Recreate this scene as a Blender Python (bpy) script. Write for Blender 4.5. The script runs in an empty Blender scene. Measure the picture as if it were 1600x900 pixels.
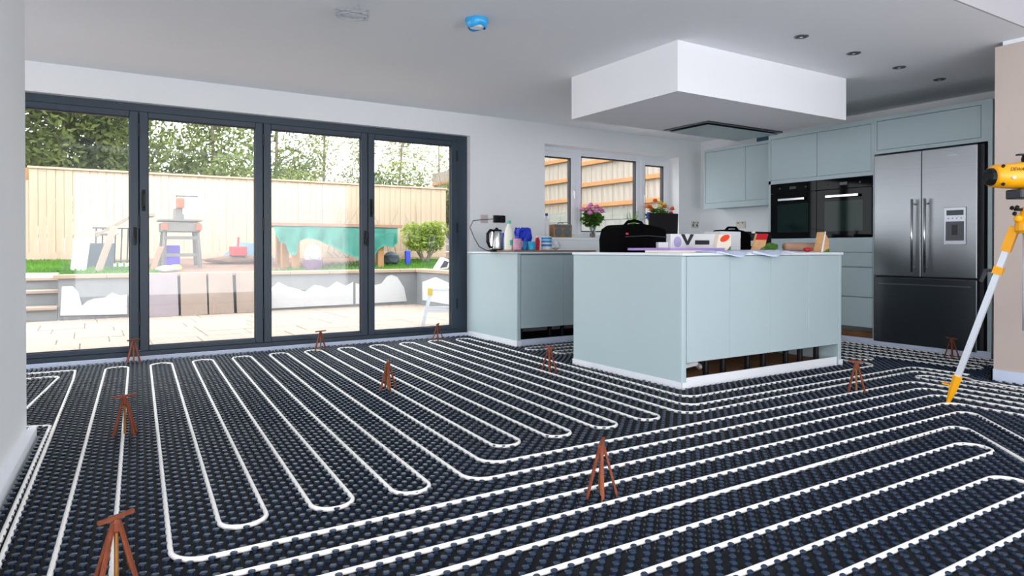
import bpy, bmesh, math, random
from mathutils import Vector, Matrix
R_ = random.Random(7)
PI = math.pi
S = bpy.context.scene
C = S.collection

# ------------------------------------------------------------------ camera
YAW, PITCH, CAMH, FPX, PPY = .5617, .0066, .9437, 1054.83, 396.54
cam_d = bpy.data.cameras.new('camera'); cam = bpy.data.objects.new('camera', cam_d); C.objects.link(cam)
cam.location = (0, 0, CAMH)
cam.rotation_euler = (PI/2 - PITCH, 0, -YAW)
cam_d.sensor_width = 36; cam_d.lens = FPX/1600*36
cam_d.shift_y = -(450-PPY)/1600
cam_d.clip_start = .05; cam_d.clip_end = 200
S.camera = cam
# ------------------------------------------------------------------ world, light, exposure
w = bpy.data.worlds.new('overcast_sky'); S.world = w; w.use_nodes = True
bg = w.node_tree.nodes['Background']; bg.inputs[0].default_value = (.93, .965, 1, 1); bg.inputs[1].default_value = 1.0
S.view_settings.view_transform = 'Standard'; S.view_settings.look = 'None'
S.view_settings.gamma = 1; S.view_settings.use_curve_mapping = False
S.view_settings.exposure = 2.5
def portal(loc, rot, sx, sy):
    l = bpy.data.lights.new('sky_portal', 'AREA'); l.shape = 'RECTANGLE'; l.size = sx; l.size_y = sy; l.cycles.is_portal = True
    o = bpy.data.objects.new('sky_portal', l); C.objects.link(o); o.location = loc; o.rotation_euler = rot
portal((1.4, 6.9, 1.1), (-PI/2, 0, 0), 4.4, 2.3)      # bifold doors
portal((5.6, 6.85, 1.62), (-PI/2, 0, 0), 2.3, 1.2)    # kitchen window
portal((-3.05, 5.3, 1.1), (PI/2, 0, -PI/2), 2.2, 2.1)   # gap in the unseen left end wall, added for daylight
portal((-.72, -.4, 1.15), (PI/2, 0, -PI/2), 4.2, 2.3)   # unseen opening beside the camera, added to brighten the interior
portal((2.55, -2.85, 1.25), (PI/2, 0, 0), 5.5, 2.4)     # unseen opening in the rear wall, invented to let in light

# ------------------------------------------------------------------ pixel -> place (camera frame of the photograph)
_s, _c = math.sin(YAW), math.cos(YAW)
_F = Vector((_s*math.cos(PITCH), _c*math.cos(PITCH), -math.sin(PITCH))); _R = Vector((_c, -_s, 0)); _U = _R.cross(_F)
_O = Vector((0, 0, CAMH))
def ray(x, y): return _F + _R*((x-800)/FPX) - _U*((y-PPY)/FPX)
def atz(x, y, z=0.): d = ray(x, y); return _O + d*((z-CAMH)/d.z)
def aty(x, y, v): d = ray(x, y); return _O + d*(v/d.y)
def atx(x, y, v): d = ray(x, y); return _O + d*(v/d.x)
def proj(p):
    d = Vector(p)-_O; k = d.dot(_F); return 800+FPX*d.dot(_R)/k, PPY-FPX*d.dot(_U)/k, k

# ------------------------------------------------------------------ materials
def lin(c):
    if isinstance(c, str): c = [int(c[i:i+2], 16)/255 for i in (0, 2, 4)]
    return tuple((x/12.92 if x <= .04045 else ((x+.055)/1.055)**2.4) for x in c) + (1,)
M = {}
def mat(name, col, rough=.6, metal=0., var=.06, scale=12., bump=0., bscale=80., spec=.5, stretch=None, coat=0.):
    m = bpy.data.materials.new(name); m.use_nodes = True; nt = m.node_tree; p = nt.nodes['Principled BSDF']
    c = lin(col)
    p.inputs['Roughness'].default_value = rough; p.inputs['Metallic'].default_value = metal
    p.inputs['Specular IOR Level'].default_value = spec
    if coat: p.inputs['Coat Weight'].default_value = coat; p.inputs['Coat Roughness'].default_value = .05
    tc = nt.nodes.new('ShaderNodeTexCoord'); mp = nt.nodes.new('ShaderNodeMapping'); nt.links.new(tc.outputs['Object'], mp.inputs[0])
    if stretch: mp.inputs['Scale'].default_value = stretch
    n = nt.nodes.new('ShaderNodeTexNoise'); n.inputs['Scale'].default_value = scale; n.inputs['Detail'].default_value = 4
    nt.links.new(mp.outputs[0], n.inputs['Vector'])
    mx = nt.nodes.new('ShaderNodeMix'); mx.data_type = 'RGBA'
    mx.inputs[6].default_value = tuple(max(0, v*(1-var*2)) for v in c[:3])+(1,); mx.inputs[7].default_value = tuple(min(1, v*(1+var*2)) for v in c[:3])+(1,)
    nt.links.new(n.outputs['Fac'], mx.inputs[0]); nt.links.new(mx.outputs[2], p.inputs['Base Color'])
    if bump:
        n2 = nt.nodes.new('ShaderNodeTexNoise'); n2.inputs['Scale'].default_value = bscale; nt.links.new(mp.outputs[0], n2.inputs['Vector'])
        b = nt.nodes.new('ShaderNodeBump'); b.inputs['Strength'].default_value = bump; b.inputs['Distance'].default_value = .01
        nt.links.new(n2.outputs['Fac'], b.inputs['Height']); nt.links.new(b.outputs[0], p.inputs['Normal'])
    M[name] = m; return m
def glass(name, tint=(1, 1, 1), refl=1.):
    m = bpy.data.materials.new(name); m.use_nodes = True; nt = m.node_tree; nt.nodes.clear()
    o = nt.nodes.new('ShaderNodeOutputMaterial'); t = nt.nodes.new('ShaderNodeBsdfTransparent'); g = nt.nodes.new('ShaderNodeBsdfGlossy')
    t.inputs[0].default_value = (*tint, 1); g.inputs['Roughness'].default_value = .02
    f = nt.nodes.new('ShaderNodeLayerWeight'); f.inputs[0].default_value = .5; mx = nt.nodes.new('ShaderNodeMixShader')
    pw = nt.nodes.new('ShaderNodeMath'); pw.operation = 'POWER'; pw.inputs[1].default_value = 5
    mm = nt.nodes.new('ShaderNodeMath'); mm.operation = 'MULTIPLY_ADD'; mm.inputs[1].default_value = .9*refl; mm.inputs[2].default_value = .04*refl
    nt.links.new(f.outputs['Facing'], pw.inputs[0]); nt.links.new(pw.outputs[0], mm.inputs[0]); nt.links.new(mm.outputs[0], mx.inputs[0])
    nt.links.new(t.outputs[0], mx.inputs[1]); nt.links.new(g.outputs[0], mx.inputs[2]); nt.links.new(mx.outputs[0], o.inputs[0])
    M[name] = m
def leafmat(name, col, var=.35):
    m = bpy.data.materials.new(name); m.use_nodes = True; nt = m.node_tree; nt.nodes.clear()
    o = nt.nodes.new('ShaderNodeOutputMaterial'); d = nt.nodes.new('ShaderNodeBsdfDiffuse'); t = nt.nodes.new('ShaderNodeBsdfTranslucent')
    tc = nt.nodes.new('ShaderNodeTexCoord'); n = nt.nodes.new('ShaderNodeTexNoise'); n.inputs['Scale'].default_value = 2.2; n.inputs['Detail'].default_value = 6
    nt.links.new(tc.outputs['Object'], n.inputs['Vector'])
    r = nt.nodes.new('ShaderNodeValToRGB'); c = lin(col)
    r.color_ramp.elements[0].position = .3; r.color_ramp.elements[1].position = .7
    r.color_ramp.elements[0].color = tuple(v*(1-var) for v in c[:3])+(1,)
    r.color_ramp.elements[1].color = (min(1, c[0]*(1+var*1.6)), min(1, c[1]*(1+var*.9)), c[2]*(1+var*.2), 1)
    nt.links.new(n.outputs['Fac'], r.inputs[0]); nt.links.new(r.outputs[0], d.inputs[0]); nt.links.new(r.outputs[0], t.inputs[0])
    mx = nt.nodes.new('ShaderNodeMixShader'); mx.inputs[0].default_value = .4
    nt.links.new(d.outputs[0], mx.inputs[1]); nt.links.new(t.outputs[0], mx.inputs[2]); nt.links.new(mx.outputs[0], o.inputs[0]); M[name] = m
mat('plaster', 'eff0f2', .75, var=.015, scale=1.5, bump=.05)
mat('ceiling_paint', 'eef0f5', .8, var=.015, scale=1.2)
mat('bulkhead_paint', 'eeeef2', .75, var=.01, scale=2)
mat('step_dimmed', 'b4b1b6', .8, var=.02, scale=2)  # greyer than the ceiling to offset too much light on the step
mat('tan_plaster', 'c2b2aa', .8, var=.03, scale=2.5, bump=.08)
mat('foam', 'cfd8ee', .6, var=.04, scale=6)
mat('white_foam', 'eceef4', .6, var=.03, scale=6)
mat('concrete', '8b8d90', .9, var=.1, scale=3, bump=.3)
mat('mat_black', '16283f', .36, var=.1, scale=20, spec=.55)
mat('mat_shaded', '05090f', .75, var=.1, scale=20, spec=.3)  # same plastic as the studs, darkened for the shade between them
mat('pipe_white', 'f4f0ec', .4, var=.02)
mat('rust', '7a3a20', .75, var=.3, scale=40, bump=.3)
mat('rust_yellow', '96602a', .7, var=.2, scale=40)
mat('anthracite', '2c3a49', .42, var=.03)
mat('gasket', '10141a', .5)
mat('upvc', 'eef0f6', .35, var=.01)
mat('sage', 'b4c5ca', .42, var=.012, scale=2)
mat('sage_dark', '8ea4a9', .5, var=.02)
mat('worktop', 'e6ebf0', .35, var=.02)
mat('timber_brown', '8d6a57', .6, var=.15, scale=6, stretch=(1, 8, 8))
mat('void', '15120f', .9)
mat('subfloor', '8a5f3c', .85, var=.2, scale=8)
mat('plastic_black', '07070a', .5, var=.05, spec=.3)
mat('fabric_black', '030304', .95, var=.2, scale=60, bump=.3, bscale=300, spec=.08)
mat('steel', '9b9da2', .34, metal=1, var=.04, scale=3, stretch=(1, 1, 60))
mat('steel_dark', '6d7076', .3, metal=1, var=.05, scale=3, stretch=(1, 1, 60))
mat('chrome', 'e4e6ea', .18, metal=1, var=.01)
mat('oven_glass', '040609', .05, var=.02, spec=.1)
mat('oven_window', '0c2421', .06, var=.1, spec=.15)
mat('hood_glass', '7f9297', .25, var=.03)
mat('display', '2b3a40', .2)
mat('ali', 'dfe3ec', .35, metal=.4, var=.03)
mat('yellow_plastic', 'f5a800', .4, var=.04, coat=.2)
mat('white', 'f3f3f3', .5, var=.01)
mat('paper', 'eef0f6', .7, var=.02)
mat('paper_blue', 'c9d2ea', .7, var=.03)
mat('lilac', 'a98bd2', .5, var=.03)
mat('lilac_pale', 'bdb4dd', .5, var=.03)
mat('cream', 'f0e2cf', .6, var=.03)
mat('charcoal', '30323a', .5)
mat('red', 'c4202a', .45, var=.08)
mat('orange_red', 'ee4a26', .5, var=.08)
mat('sandwich', 'd9a877', .7, var=.15, scale=30)
mat('kraft', 'c49a82', .75, var=.08)
mat('salad', '4f7d2c', .6, var=.35, scale=40)
mat('blue', '1738c8', .4, var=.15, scale=30)
mat('cyan', '31a8d8', .4, var=.05)
mat('tub_blue', '2f8fd4', .4)
mat('pink_print', 'd8a0bd', .5, var=.25, scale=30)
mat('milk', 'f2f1e4', .4, var=.02)
mat('mint', '54c2a4', .4)
mat('radio_wood', 'a5805a', .5, var=.15, scale=5, stretch=(1, 8, 8))
mat('mesh_grey', '6b6c70', .7)
mat('socket', 'c8b9b5', .35)
mat('socket_white', 'd2ccc0', .35)
mat('smoke_blue', '2aa5e6', .35, var=.12, scale=18, coat=.3)
mat('wire_grey', 'a8abb2', .5)
mat('teal_dark', '1d5068', .5)
mat('petal_pink', 'f58fc0', .6, var=.2, scale=40)
mat('petal_orange', 'f4701c', .6, var=.2, scale=40)
mat('petal_blue', '2b3fae', .6, var=.15)
mat('petal_yellow', 'ddd06a', .6, var=.15)
leafmat('leaf_vase', '5a8a3c', .4)
leafmat('leaf_dark', '5b6d45', .5)
leafmat('leaf_mid', '74865a', .4)
leafmat('leaf_pale', '8b9672', .35)
leafmat('leaf_shrub', '7f9848', .35)
leafmat('grass_blade', '5a8a3c', .3)
mat('bark', '8d8274', .9, var=.2, scale=10, bump=.3)
mat('lawn_green', '4f7136', .95, var=.25, scale=5)
mat('soil', '7a5c4c', .95, var=.2, scale=5, bump=.3)
mat('fence_board', 'b09c86', .8, var=.08, scale=3, stretch=(6, 6, .6))
mat('fence_rail', 'a8784a', .75, var=.1, scale=4)
mat('fence_white', '9c9288', .8, var=.18, scale=6, stretch=(3, 3, .4))
mat('block_wall', '8b8b86', .9, var=.08, scale=5, bump=.3)
mat('flag', '9c8a7e', .75, var=.1, scale=2.2, bump=.15, bscale=12)
mat('joint', '80736a', .95)
mat('retain', '7d7e80', .9, var=.1, scale=4, bump=.3)
mat('render_white', 'bcbcbc', .8, var=.03)
mat('coping', '9c8672', .8, var=.08, scale=3)
mat('slab_a', '8a7f83', .8, var=.1, scale=4, bump=.2, bscale=8)
mat('slab_b', '8e7d72', .8, var=.1, scale=4, bump=.2, bscale=8)
mat('tarp', '43998a', .45, var=.15, scale=4)
mat('timber', 'a87a4e', .75, var=.12, scale=4)
mat('timber_pale', '87786a', .8, var=.12, scale=4)
mat('slate', '39434f', .6, var=.1)
mat('saw_grey', '625d5b', .5, var=.15)
mat('pot_purple', '7d5b7d', .6)
mat('sheet_blue', '7f9fb4', .6, var=.1)
mat('purple_bin', '5a3fc0', .5)
mat('bag_yellow', 'ddd640', .6, var=.1)
mat('bag_white', 'a9a8a2', .7, var=.05)
mat('yellow_cap', 'e9c84a', .5)
glass('pane', (.97, .985, .98), 1.0)
glass('clear_plastic', (.9, .93, .95), 1.4)

# ------------------------------------------------------------------ mesh helpers
def bm_(): return bmesh.new()
def box(b, x0, x1, y0, y1, z0, z1, bev=0., seg=1):
    vs = [b.verts.new(p) for p in ((x0,y0,z0),(x1,y0,z0),(x1,y1,z0),(x0,y1,z0),(x0,y0,z1),(x1,y0,z1),(x1,y1,z1),(x0,y1,z1))]
    fs = [b.faces.new([vs[i] for i in q]) for q in ((3,2,1,0),(4,5,6,7),(0,1,5,4),(1,2,6,5),(2,3,7,6),(3,0,4,7))]
    if bev:
        es = list({e for f in fs for e in f.edges})
        bmesh.ops.bevel(b, geom=es, offset=bev, segments=seg, affect='EDGES', profile=.6)
    return b
def frame_for(d):
    d = d.normalized(); a = Vector((0,0,1)) if abs(d.z) < .9 else Vector((1,0,0))
    u = d.cross(a).normalized(); return u, d.cross(u).normalized()
def tube(b, pts, r, n=8, cap=True, closed=False):
    pts = [Vector(p) for p in pts]; rings = []; prev = None
    for i, p in enumerate(pts):
        if closed: d = pts[(i+1) % len(pts)]-pts[i-1]
        else: d = pts[min(i+1, len(pts)-1)]-pts[max(i-1, 0)]
        if prev is None: u, v = frame_for(d)
        else:
            dn = d.normalized(); u = (prev - dn*prev.dot(dn)); u = u.normalized() if u.length > 1e-6 else frame_for(d)[0]; v = dn.cross(u)
        prev = u; rr = r[i] if isinstance(r, (list, tuple)) else r
        rings.append([b.verts.new(p+(u*math.cos(2*PI*k/n)+v*math.sin(2*PI*k/n))*rr) for k in range(n)])
    m = len(rings)
    for i in range(m if closed else m-1):
        A, B = rings[i], rings[(i+1) % m]
        for k in range(n): b.faces.new((A[k], A[(k+1) % n], B[(k+1) % n], B[k]))
    if cap and not closed:
        b.faces.new(rings[0][::-1]); b.faces.new(rings[-1])
    bmesh.ops.recalc_face_normals(b, faces=b.faces)
    return b
def bar(b, p0, p1, w, t, up=(0,0,1)):
    p0, p1 = Vector(p0), Vector(p1); d = (p1-p0).normalized(); u = d.cross(Vector(up))
    u = u.normalized() if u.length > 1e-5 else Vector((1,0,0)); v = d.cross(u)
    vs = [b.verts.new(p+u*a*w/2+v*c*t/2) for p in (p0, p1) for a, c in ((-1,-1),(1,-1),(1,1),(-1,1))]
    fs = [b.faces.new([vs[i] for i in q]) for q in ((3,2,1,0),(4,5,6,7),(0,1,5,4),(1,2,6,5),(2,3,7,6),(3,0,4,7))]
    bmesh.ops.recalc_face_normals(b, faces=fs); return b
def lathe(b, prof, c=(0,0,0), n=20, axis='z'):
    c = Vector(c); rings = []
    def P(r, h, a):
        x, y = r*math.cos(a), r*math.sin(a)
        return {'z': Vector((x, y, h)), 'x': Vector((h, x, y)), 'y': Vector((x, h, y))}[axis]+c
    for r, h in prof: rings.append([b.verts.new(P(max(r, 1e-4), h, 2*PI*k/n)) for k in range(n)])
    for A, B in zip(rings, rings[1:]):
        for k in range(n): b.faces.new((A[k], A[(k+1) % n], B[(k+1) % n], B[k]))
    b.faces.new(rings[0][::-1]); b.faces.new(rings[-1]); bmesh.ops.recalc_face_normals(b, faces=b.faces); return b
def prism(b, poly, fn0, fn1):
    A = [b.verts.new(fn0(*p)) for p in poly]; B = [b.verts.new(fn1(*p)) for p in poly]; n = len(poly)
    fs = [b.faces.new(A), b.faces.new(B[::-1])]+[b.faces.new((A[i], A[(i+1) % n], B[(i+1) % n], B[i])) for i in range(n)]
    bmesh.ops.recalc_face_normals(b, faces=fs); return b
def blob(b, c, r, sc=(1,1,1), sub=2, jit=0., seed=0):
    rr = random.Random(seed)
    q = bmesh.ops.create_icosphere(b, subdivisions=sub, radius=1)
    for v in q['verts']:
        k = 1+rr.uniform(-jit, jit); v.co = Vector((v.co.x*sc[0]*r*k+c[0], v.co.y*sc[1]*r*k+c[1], v.co.z*sc[2]*r*k+c[2]))
    return b
def obj(name, b, m, parent=None, smooth=False):
    me = bpy.data.meshes.new(name); b.to_mesh(me); b.free(); me.materials.append(M[m])
    if smooth: me.shade_auto_smooth(use_auto_smooth=True, angle=.7) if hasattr(me, 'shade_auto_smooth') else [setattr(p, 'use_smooth', True) for p in me.polygons]
    o = bpy.data.objects.new(name, me); C.objects.link(o)
    if parent: setp(o, parent)
    return o
def smooth(o):
    for p in o.data.polygons: p.use_smooth = True
    return o
def wm(o):
    m = o.matrix_local if hasattr(o, 'matrix_local') else Matrix()
    m = Matrix.LocRotScale(o.location, o.rotation_euler, o.scale)
    return (wm(o.parent) @ o.matrix_parent_inverse @ m) if o.parent else m
def setp(o, parent): o.parent = parent; o.matrix_parent_inverse = wm(parent).inverted()
def tag(o, label, cat, group=None):
    o['label'] = label; o['category'] = cat
    if group: o['group'] = group
    return o
def thing(name, label, cat, loc=(0,0,0), group=None):
    o = bpy.data.objects.new(name, None); C.objects.link(o); o.location = loc; o.empty_display_size = .05
    return tag(o, label, cat, group)
def struct(o): o['kind'] = 'structure'; return o
def sempty(name, loc=(0,0,0)):
    o = bpy.data.objects.new(name, None); C.objects.link(o); o.location = loc; return struct(o)
def dup(root, loc, rz=0, label=None, group=None):
    r = root.copy(); C.objects.link(r); r.location = loc; r.rotation_euler = (0, 0, rz)
    if label: r['label'] = label
    if group: r['group'] = group
    for ch in list(root.children):
        c = ch.copy(); C.objects.link(c); c.parent = r
        for g in list(ch.children):
            d = g.copy(); C.objects.link(d); d.parent = c
    return r
def bx(name, m, parent, x0, x1, y0, y1, z0, z1, bev=0., seg=1): return obj(name, box(bm_(), x0, x1, y0, y1, z0, z1, bev, seg), m, parent)

# ================================================================== THE ROOM
W, K, CZ = 6.46, 6.5227, 2.412
struct(bx('floor', 'concrete', None, -3, 7.32, -2.7, 6.9, -.12, 0))
b = bm_()
WT = .32
for q in ((-3, -.75, 0, CZ), (-.75, 3.53, 2.178, CZ), (3.53, 4.515, 0, CZ), (4.515, 6.706, 0, 1.072), (4.515, 6.706, 2.178, CZ), (6.706, 7.32, 0, CZ)):
    box(b, q[0], q[1], W, W+WT, q[2], q[3])
struct(obj('wall_back', b, 'plaster'))
struct(bx('wall_right', 'plaster', None, 7.12, 7.32, 1.9, W, 0, CZ))
struct(bx('wall_right_near', 'tan_plaster', None, 5.49, 7.12, -2.7, 2.25, 0, 2.385))
struct(bx('wall_right_upper', 'plaster', None, 5.49, 5.6, -2.7, 1.99, CZ, 3.0))
struct(bx('trim_1', 'white_foam', None, 5.485, 7.12, -2.7, 2.2, 2.385, CZ))
LX = lambda y: -.257-.05*(4.11-y)
def lwall(b, y0, y1, z0, z1, a=-.2, c=0.): prism(b, [(LX(y0)+a, y0), (LX(y0)+c, y0), (LX(y1)+c, y1), (LX(y1)+a, y1)], lambda u, v: Vector((u, v, z0)), lambda u, v: Vector((u, v, z1)))
b = bm_(); lwall(b, 1.7, 4.11, 0, 3.0); lwall(b, -2.7, -2.5, 0, 3.0); lwall(b, -2.5, 1.7, 2.3, 3.0); struct(obj('wall_left', b, 'plaster'))  # stretch beside the camera left open as an added daylight source
b = bm_(); box(b, -3.2, -3, 3.9, 4.2, 0, CZ); box(b, -3.2, -3, 6.4, W+WT, 0, CZ); box(b, -3.2, -3, 4.2, 6.4, 2.2, CZ); struct(obj('wall_far_left', b, 'plaster'))  # middle left open, added to bring light in from the left
struct(bx('wall_left_return', 'plaster', None, -3.2, -.47, 3.9, 4.11, 0, CZ))
struct(bx('ceiling', 'ceiling_paint', None, -3.2, 7.32, 1.99, W+WT, CZ, 2.9))
struct(bx('ceiling_near', 'ceiling_paint', None, -.85, 5.6, -2.7, 1.99, 2.9, 3.0))
b = bm_()
box(b, -.85, -.2, -2.9, -2.7, 0, 3.0); box(b, 5.3, 5.6, -2.9, -2.7, 0, 3.0); box(b, -.2, 5.3, -2.9, -2.7, 2.45, 3.0)  # wide gap behind the camera, added to light the room
struct(obj('wall_rear', b, 'plaster'))
struct(bx('step_dimming_sheet', 'step_dimmed', None, -.47, 5.49, 1.978, 1.99, CZ, 2.899))  # thin sheet added over the step face; its grey tones down the light there
struct(bx('ceiling_bulkhead', 'bulkhead_paint', None, 3.506, 5.533, 3.393, 4.615, 2.054, CZ))
# foam upstands round the edge of the screed
struct(bx('baseboard_back', 'foam', None, -3, 3.5, W-.012, W, 0, .045))
b = bm_(); lwall(b, -2.7, 4.15, 0, .05, .0005, .037); struct(obj('baseboard_left', b, 'white_foam'))
struct(bx('baseboard_right', 'foam', None, 5.478, 5.49, -2.7, 2.262, 0, .085))
struct(bx('baseboard_right_end', 'foam', None, 5.478, 6.5, 2.25, 2.262, 0, .085))
struct(bx('baseboard_kitchen', 'foam', None, K-.03, K-.018, 2.68, 4.94, 0, .07))
struct(bx('trim_2', 'foam', None, 3.53, K-.03, 5.47, 5.482, 0, .07))

# ---- bifold doors (door_1)
d1 = sempty('door_1', (1.4, 6.55, 0))
FY0, FY1 = 6.535, 6.615
b = bm_()
box(b, -.75, 3.53, FY0, FY1, .02, .075); box(b, -.75, 3.53, FY0, FY1, 2.115, 2.178)
box(b, -.75, -.68, FY0, FY1, .075, 2.115); box(b, 3.405, 3.53, FY0, FY1, .075, 2.115)
obj('frame', b, 'anthracite', d1)
struct(bx('trim_3', 'anthracite', None, -.75, 3.53, W+.0, FY0, .0, .035))
for k in range(3):
    sx_ = .374+1.0103*k; bx('seal', 'gasket', d1, sx_-.02, sx_+.02, FY1-.019, FY1-.008, .08, 2.11)
for k in range(4):
    gl, gr = .4435+1.0103*(k-1), .3045+1.0103*k
    x0, x1 = gl-.066, gr+.066
    b = bm_(); y0, y1 = FY0-.012, FY1-.02
    box(b, x0, gl, y0, y1, .079, 2.112, .004); box(b, gr, x1, y0, y1, .079, 2.112, .004)
    box(b, gl, gr, y0, y1, .079, .118, .004); box(b, gl, gr, y0, y1, 2.06, 2.112, .004)
    s = obj('sash', b, 'anthracite', d1)
    b = bm_(); t = .006
    box(b, gl, gl+t, y0+.02, y1-.02, .118, 2.06); box(b, gr-t, gr, y0+.02, y1-.02, .118, 2.06); box(b, gl+t, gr-t, y0+.02, y1-.02, .118, .118+t); box(b, gl+t, gr-t, y0+.02, y1-.02, 2.06-t, 2.06)
    obj('gasket', b, 'gasket', s)
    bx('pane', 'pane', s, gl+t, gr-t, 6.56, 6.566, .118+t, 2.06-t)
    if k in (1, 3):
        b = bm_(); hx = x0+.03
        box(b, hx-.014, hx+.014, y0-.012, y0, 1.27, 1.45, .004)
        tube(b, [(hx, y0-.005, 1.30), (hx+.0, y0-.045, 1.305), (hx, y0-.05, 1.36), (hx, y0-.045, 1.415), (hx, y0-.005, 1.42)], .007, 6)
        obj('handle', b, 'plastic_black', s)
    if k in (0, 2):
        b = bm_(); hx = x1-.028
        box(b, hx-.013, hx+.013, y0-.012, y0, 1.0, 1.13, .004); box(b, hx-.008, hx+.008, y0-.04, y0-.012, 1.02, 1.05, .003); box(b, hx-.009, hx+.009, y0-.048, y0-.036, .98, 1.05, .003)
        obj('handle', b, 'plastic_black', s)
    for z in (.3, 1.12, 1.9): bx('hinge', 'gasket', s, x1-.006, x1+.006, y0-.01, y0+.01, z, z+.11)

# ---- kitchen window (window_1)
w1 = sempty('window_1', (5.6, 6.68, 1.07))
X0, X1, Z0, Z1, Y0, Y1 = 4.515, 6.706, 1.085, 2.178, 6.645, 6.71
b = bm_()
box(b, X0, X1, Y0, Y1, Z0, Z0+.055); box(b, X0, X1, Y0, Y1, Z1-.06, Z1)
box(b, X0, X0+.06, Y0, Y1, Z0+.055, Z1-.06); box(b, X1-.06, X1, Y0, Y1, Z0+.055, Z1-.06)
for x in (5.09, 6.12): box(b, x, x+.075, Y0, Y1, Z0+.055, Z1-.06)
obj('frame', b, 'upvc', w1)
def casement(x0, x1, z0, z1, fr):
    b = bm_(); y0, y1 = Y0-.016, Y1-.01
    box(b, x0, x0+fr, y0, y1, z0, z1, .004); box(b, x1-fr, x1, y0, y1, z0, z1, .004); box(b, x0+fr, x1-fr, y0, y1, z0, z0+fr, .004); box(b, x0+fr, x1-fr, y0, y1, z1-fr, z1, .004)
    s = obj('sash', b, 'upvc', w1)
    a0, a1, c0, c1 = x0+fr, x1-fr, z0+fr, z1-fr; t = .012; b = bm_()
    box(b, a0, a0+t, y0+.01, y1-.01, c0, c1); box(b, a1-t, a1, y0+.01, y1-.01, c0, c1); box(b, a0+t, a1-t, y0+.01, y1-.01, c0, c0+t); box(b, a0+t, a1-t, y0+.01, y1-.01, c1-t, c1)
    obj('gasket', b, 'charcoal', s)
    bx('pane', 'pane', s, a0+t, a1-t, 6.675, 6.681, c0+t, c1-t); return s
s1 = casement(X0+.04, 5.10, Z0+.04, Z1-.045, .07)
casement(5.155, 6.13, Z0+.045, Z1-.05, .03)
s3 = casement(6.185, X1-.04, Z0+.04, Z1-.045, .07)
for s, hx in ((s1, 5.065), (s3, 6.22)):
    b = bm_(); box(b, hx-.013, hx+.013, Y0-.03, Y0-.016, 1.6, 1.68, .004); box(b, hx-.009, hx+.009, Y0-.055, Y0-.03, 1.56, 1.66, .005); obj('handle', b, 'white', s)
struct(bx('window_sill', 'plaster', None, 4.47, 6.75, 6.43, Y0, 1.055, 1.085, .004))

# ================================================================== HEATED FLOOR
PX, SH = .0613, .056
def shear(a, b_): return a + SH*min(1, max(0, (4.3-a)/1.0))*(b_-2.21)
def blocked(x, y):
    if y > W-.035: return True
    if x < LX(y)+.052 and y < 4.17: return True
    if x < -.45 and y < 4.2: return True
    if x > 3.47 and y > 5.44 : return True
    if 3.335 < x < 5.22 and 3.185 < y < 4.45: return True
    if x > K-.05 and y > 2.2: return True
    if x > 5.455 and y < 2.285: return True
    return False
um = thing('underfloor_mat', 'black castellated plastic floor mat with studs covering the whole room floor', 'floor mat', (2, 2, 0))
b = bm_(); box(b, -2.98, -.2, 4.16, W-.015, .0005, .003); prism(b, [(LX(0)+.04, 0), (5.47, 0), (5.47, W-.015), (-.2, W-.015), (-.2, 4.16)], lambda u, v: Vector((u, v, .0005)), lambda u, v: Vector((u, v, .003))); box(b, 5.47, K-.04, 2.27, W-.015, .0005, .003)
obj('base_sheet', b, 'mat_shaded', um)
def nubgeo(n):
    prof = [(.0085, .002), (.0078, .0115), (.0124, .0150), (.0118, .0180), (.0085, .0192)]
    V = []; F = []
    for i, (r, h) in enumerate(prof):
        for k in range(n):
            a = 2*PI*(k+.5)/n; q = 1.0 if k % 2 == 0 else .9
            V.append((r*q*math.cos(a), r*q*math.sin(a), h))
    for i in range(len(prof)-1):
        for k in range(n): F.append((i*n+k, i*n+(k+1) % n, (i+1)*n+(k+1) % n, (i+1)*n+k))
    F.append(tuple((len(prof)-1)*n+k for k in range(n)))
    return V, F
nubs = []; near = []
for j in range(-70, 145):
    for i in range(-110, 240):
        if (i+j) % 2: continue
        a, y = .4997+.03065*i, 2.1946+.03065*j
        if y < .35 or a < -2.4: continue
        x = shear(a, y)
        if x > 7 or blocked(x, y): continue
        u, v, k = proj((x, y, .02))
        if k < .6 or u < -500 or u > 2100 or v > 1500: continue
        if -10 < u < 1610 and v < 905: near.append((k, x, y))
        nubs.append((x, y, k))
near.sort(); nearset = {(x, y) for _, x, y in near[:300]}
V8, F8 = nubgeo(8); V6, F6 = nubgeo(6)
me = bpy.data.meshes.new('nub'); me.from_pydata(V8, [], F8); me.materials.append(M['mat_black'])
for _, x, y in near[:300]:
    o = bpy.data.objects.new('nub', me); C.objects.link(o); o.location = (x-2, y-2, 0); o.parent = um
VV, FF = [], []
for x, y, k in nubs:
    if (x, y) in nearset: continue
    V, F = (V8, F8) if k < 3.6 else (V6, F6)
    n0 = len(VV); VV.extend([(p[0]+x, p[1]+y, p[2]) for p in V]); FF.extend([tuple(q+n0 for q in f) for f in F])
    # small locating pip between the studs
    if k < 3.2:
        n0 = len(VV); xx = x+.03065
        VV.extend([(xx-.004, y-.004, .002), (xx+.004, y-.004, .002), (xx+.004, y+.004, .002), (xx-.004, y+.004, .002), (xx, y, .011)])
        FF.extend([(n0, n0+1, n0+4), (n0+1, n0+2, n0+4), (n0+2, n0+3, n0+4), (n0+3, n0, n0+4)])
me = bpy.data.meshes.new('stud_field'); me.from_pydata(VV, [], FF); me.materials.append(M['mat_black'])
o = bpy.data.objects.new('stud_field', me); C.objects.link(o); setp(o, um); o['kind'] = 'stuff'

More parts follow.
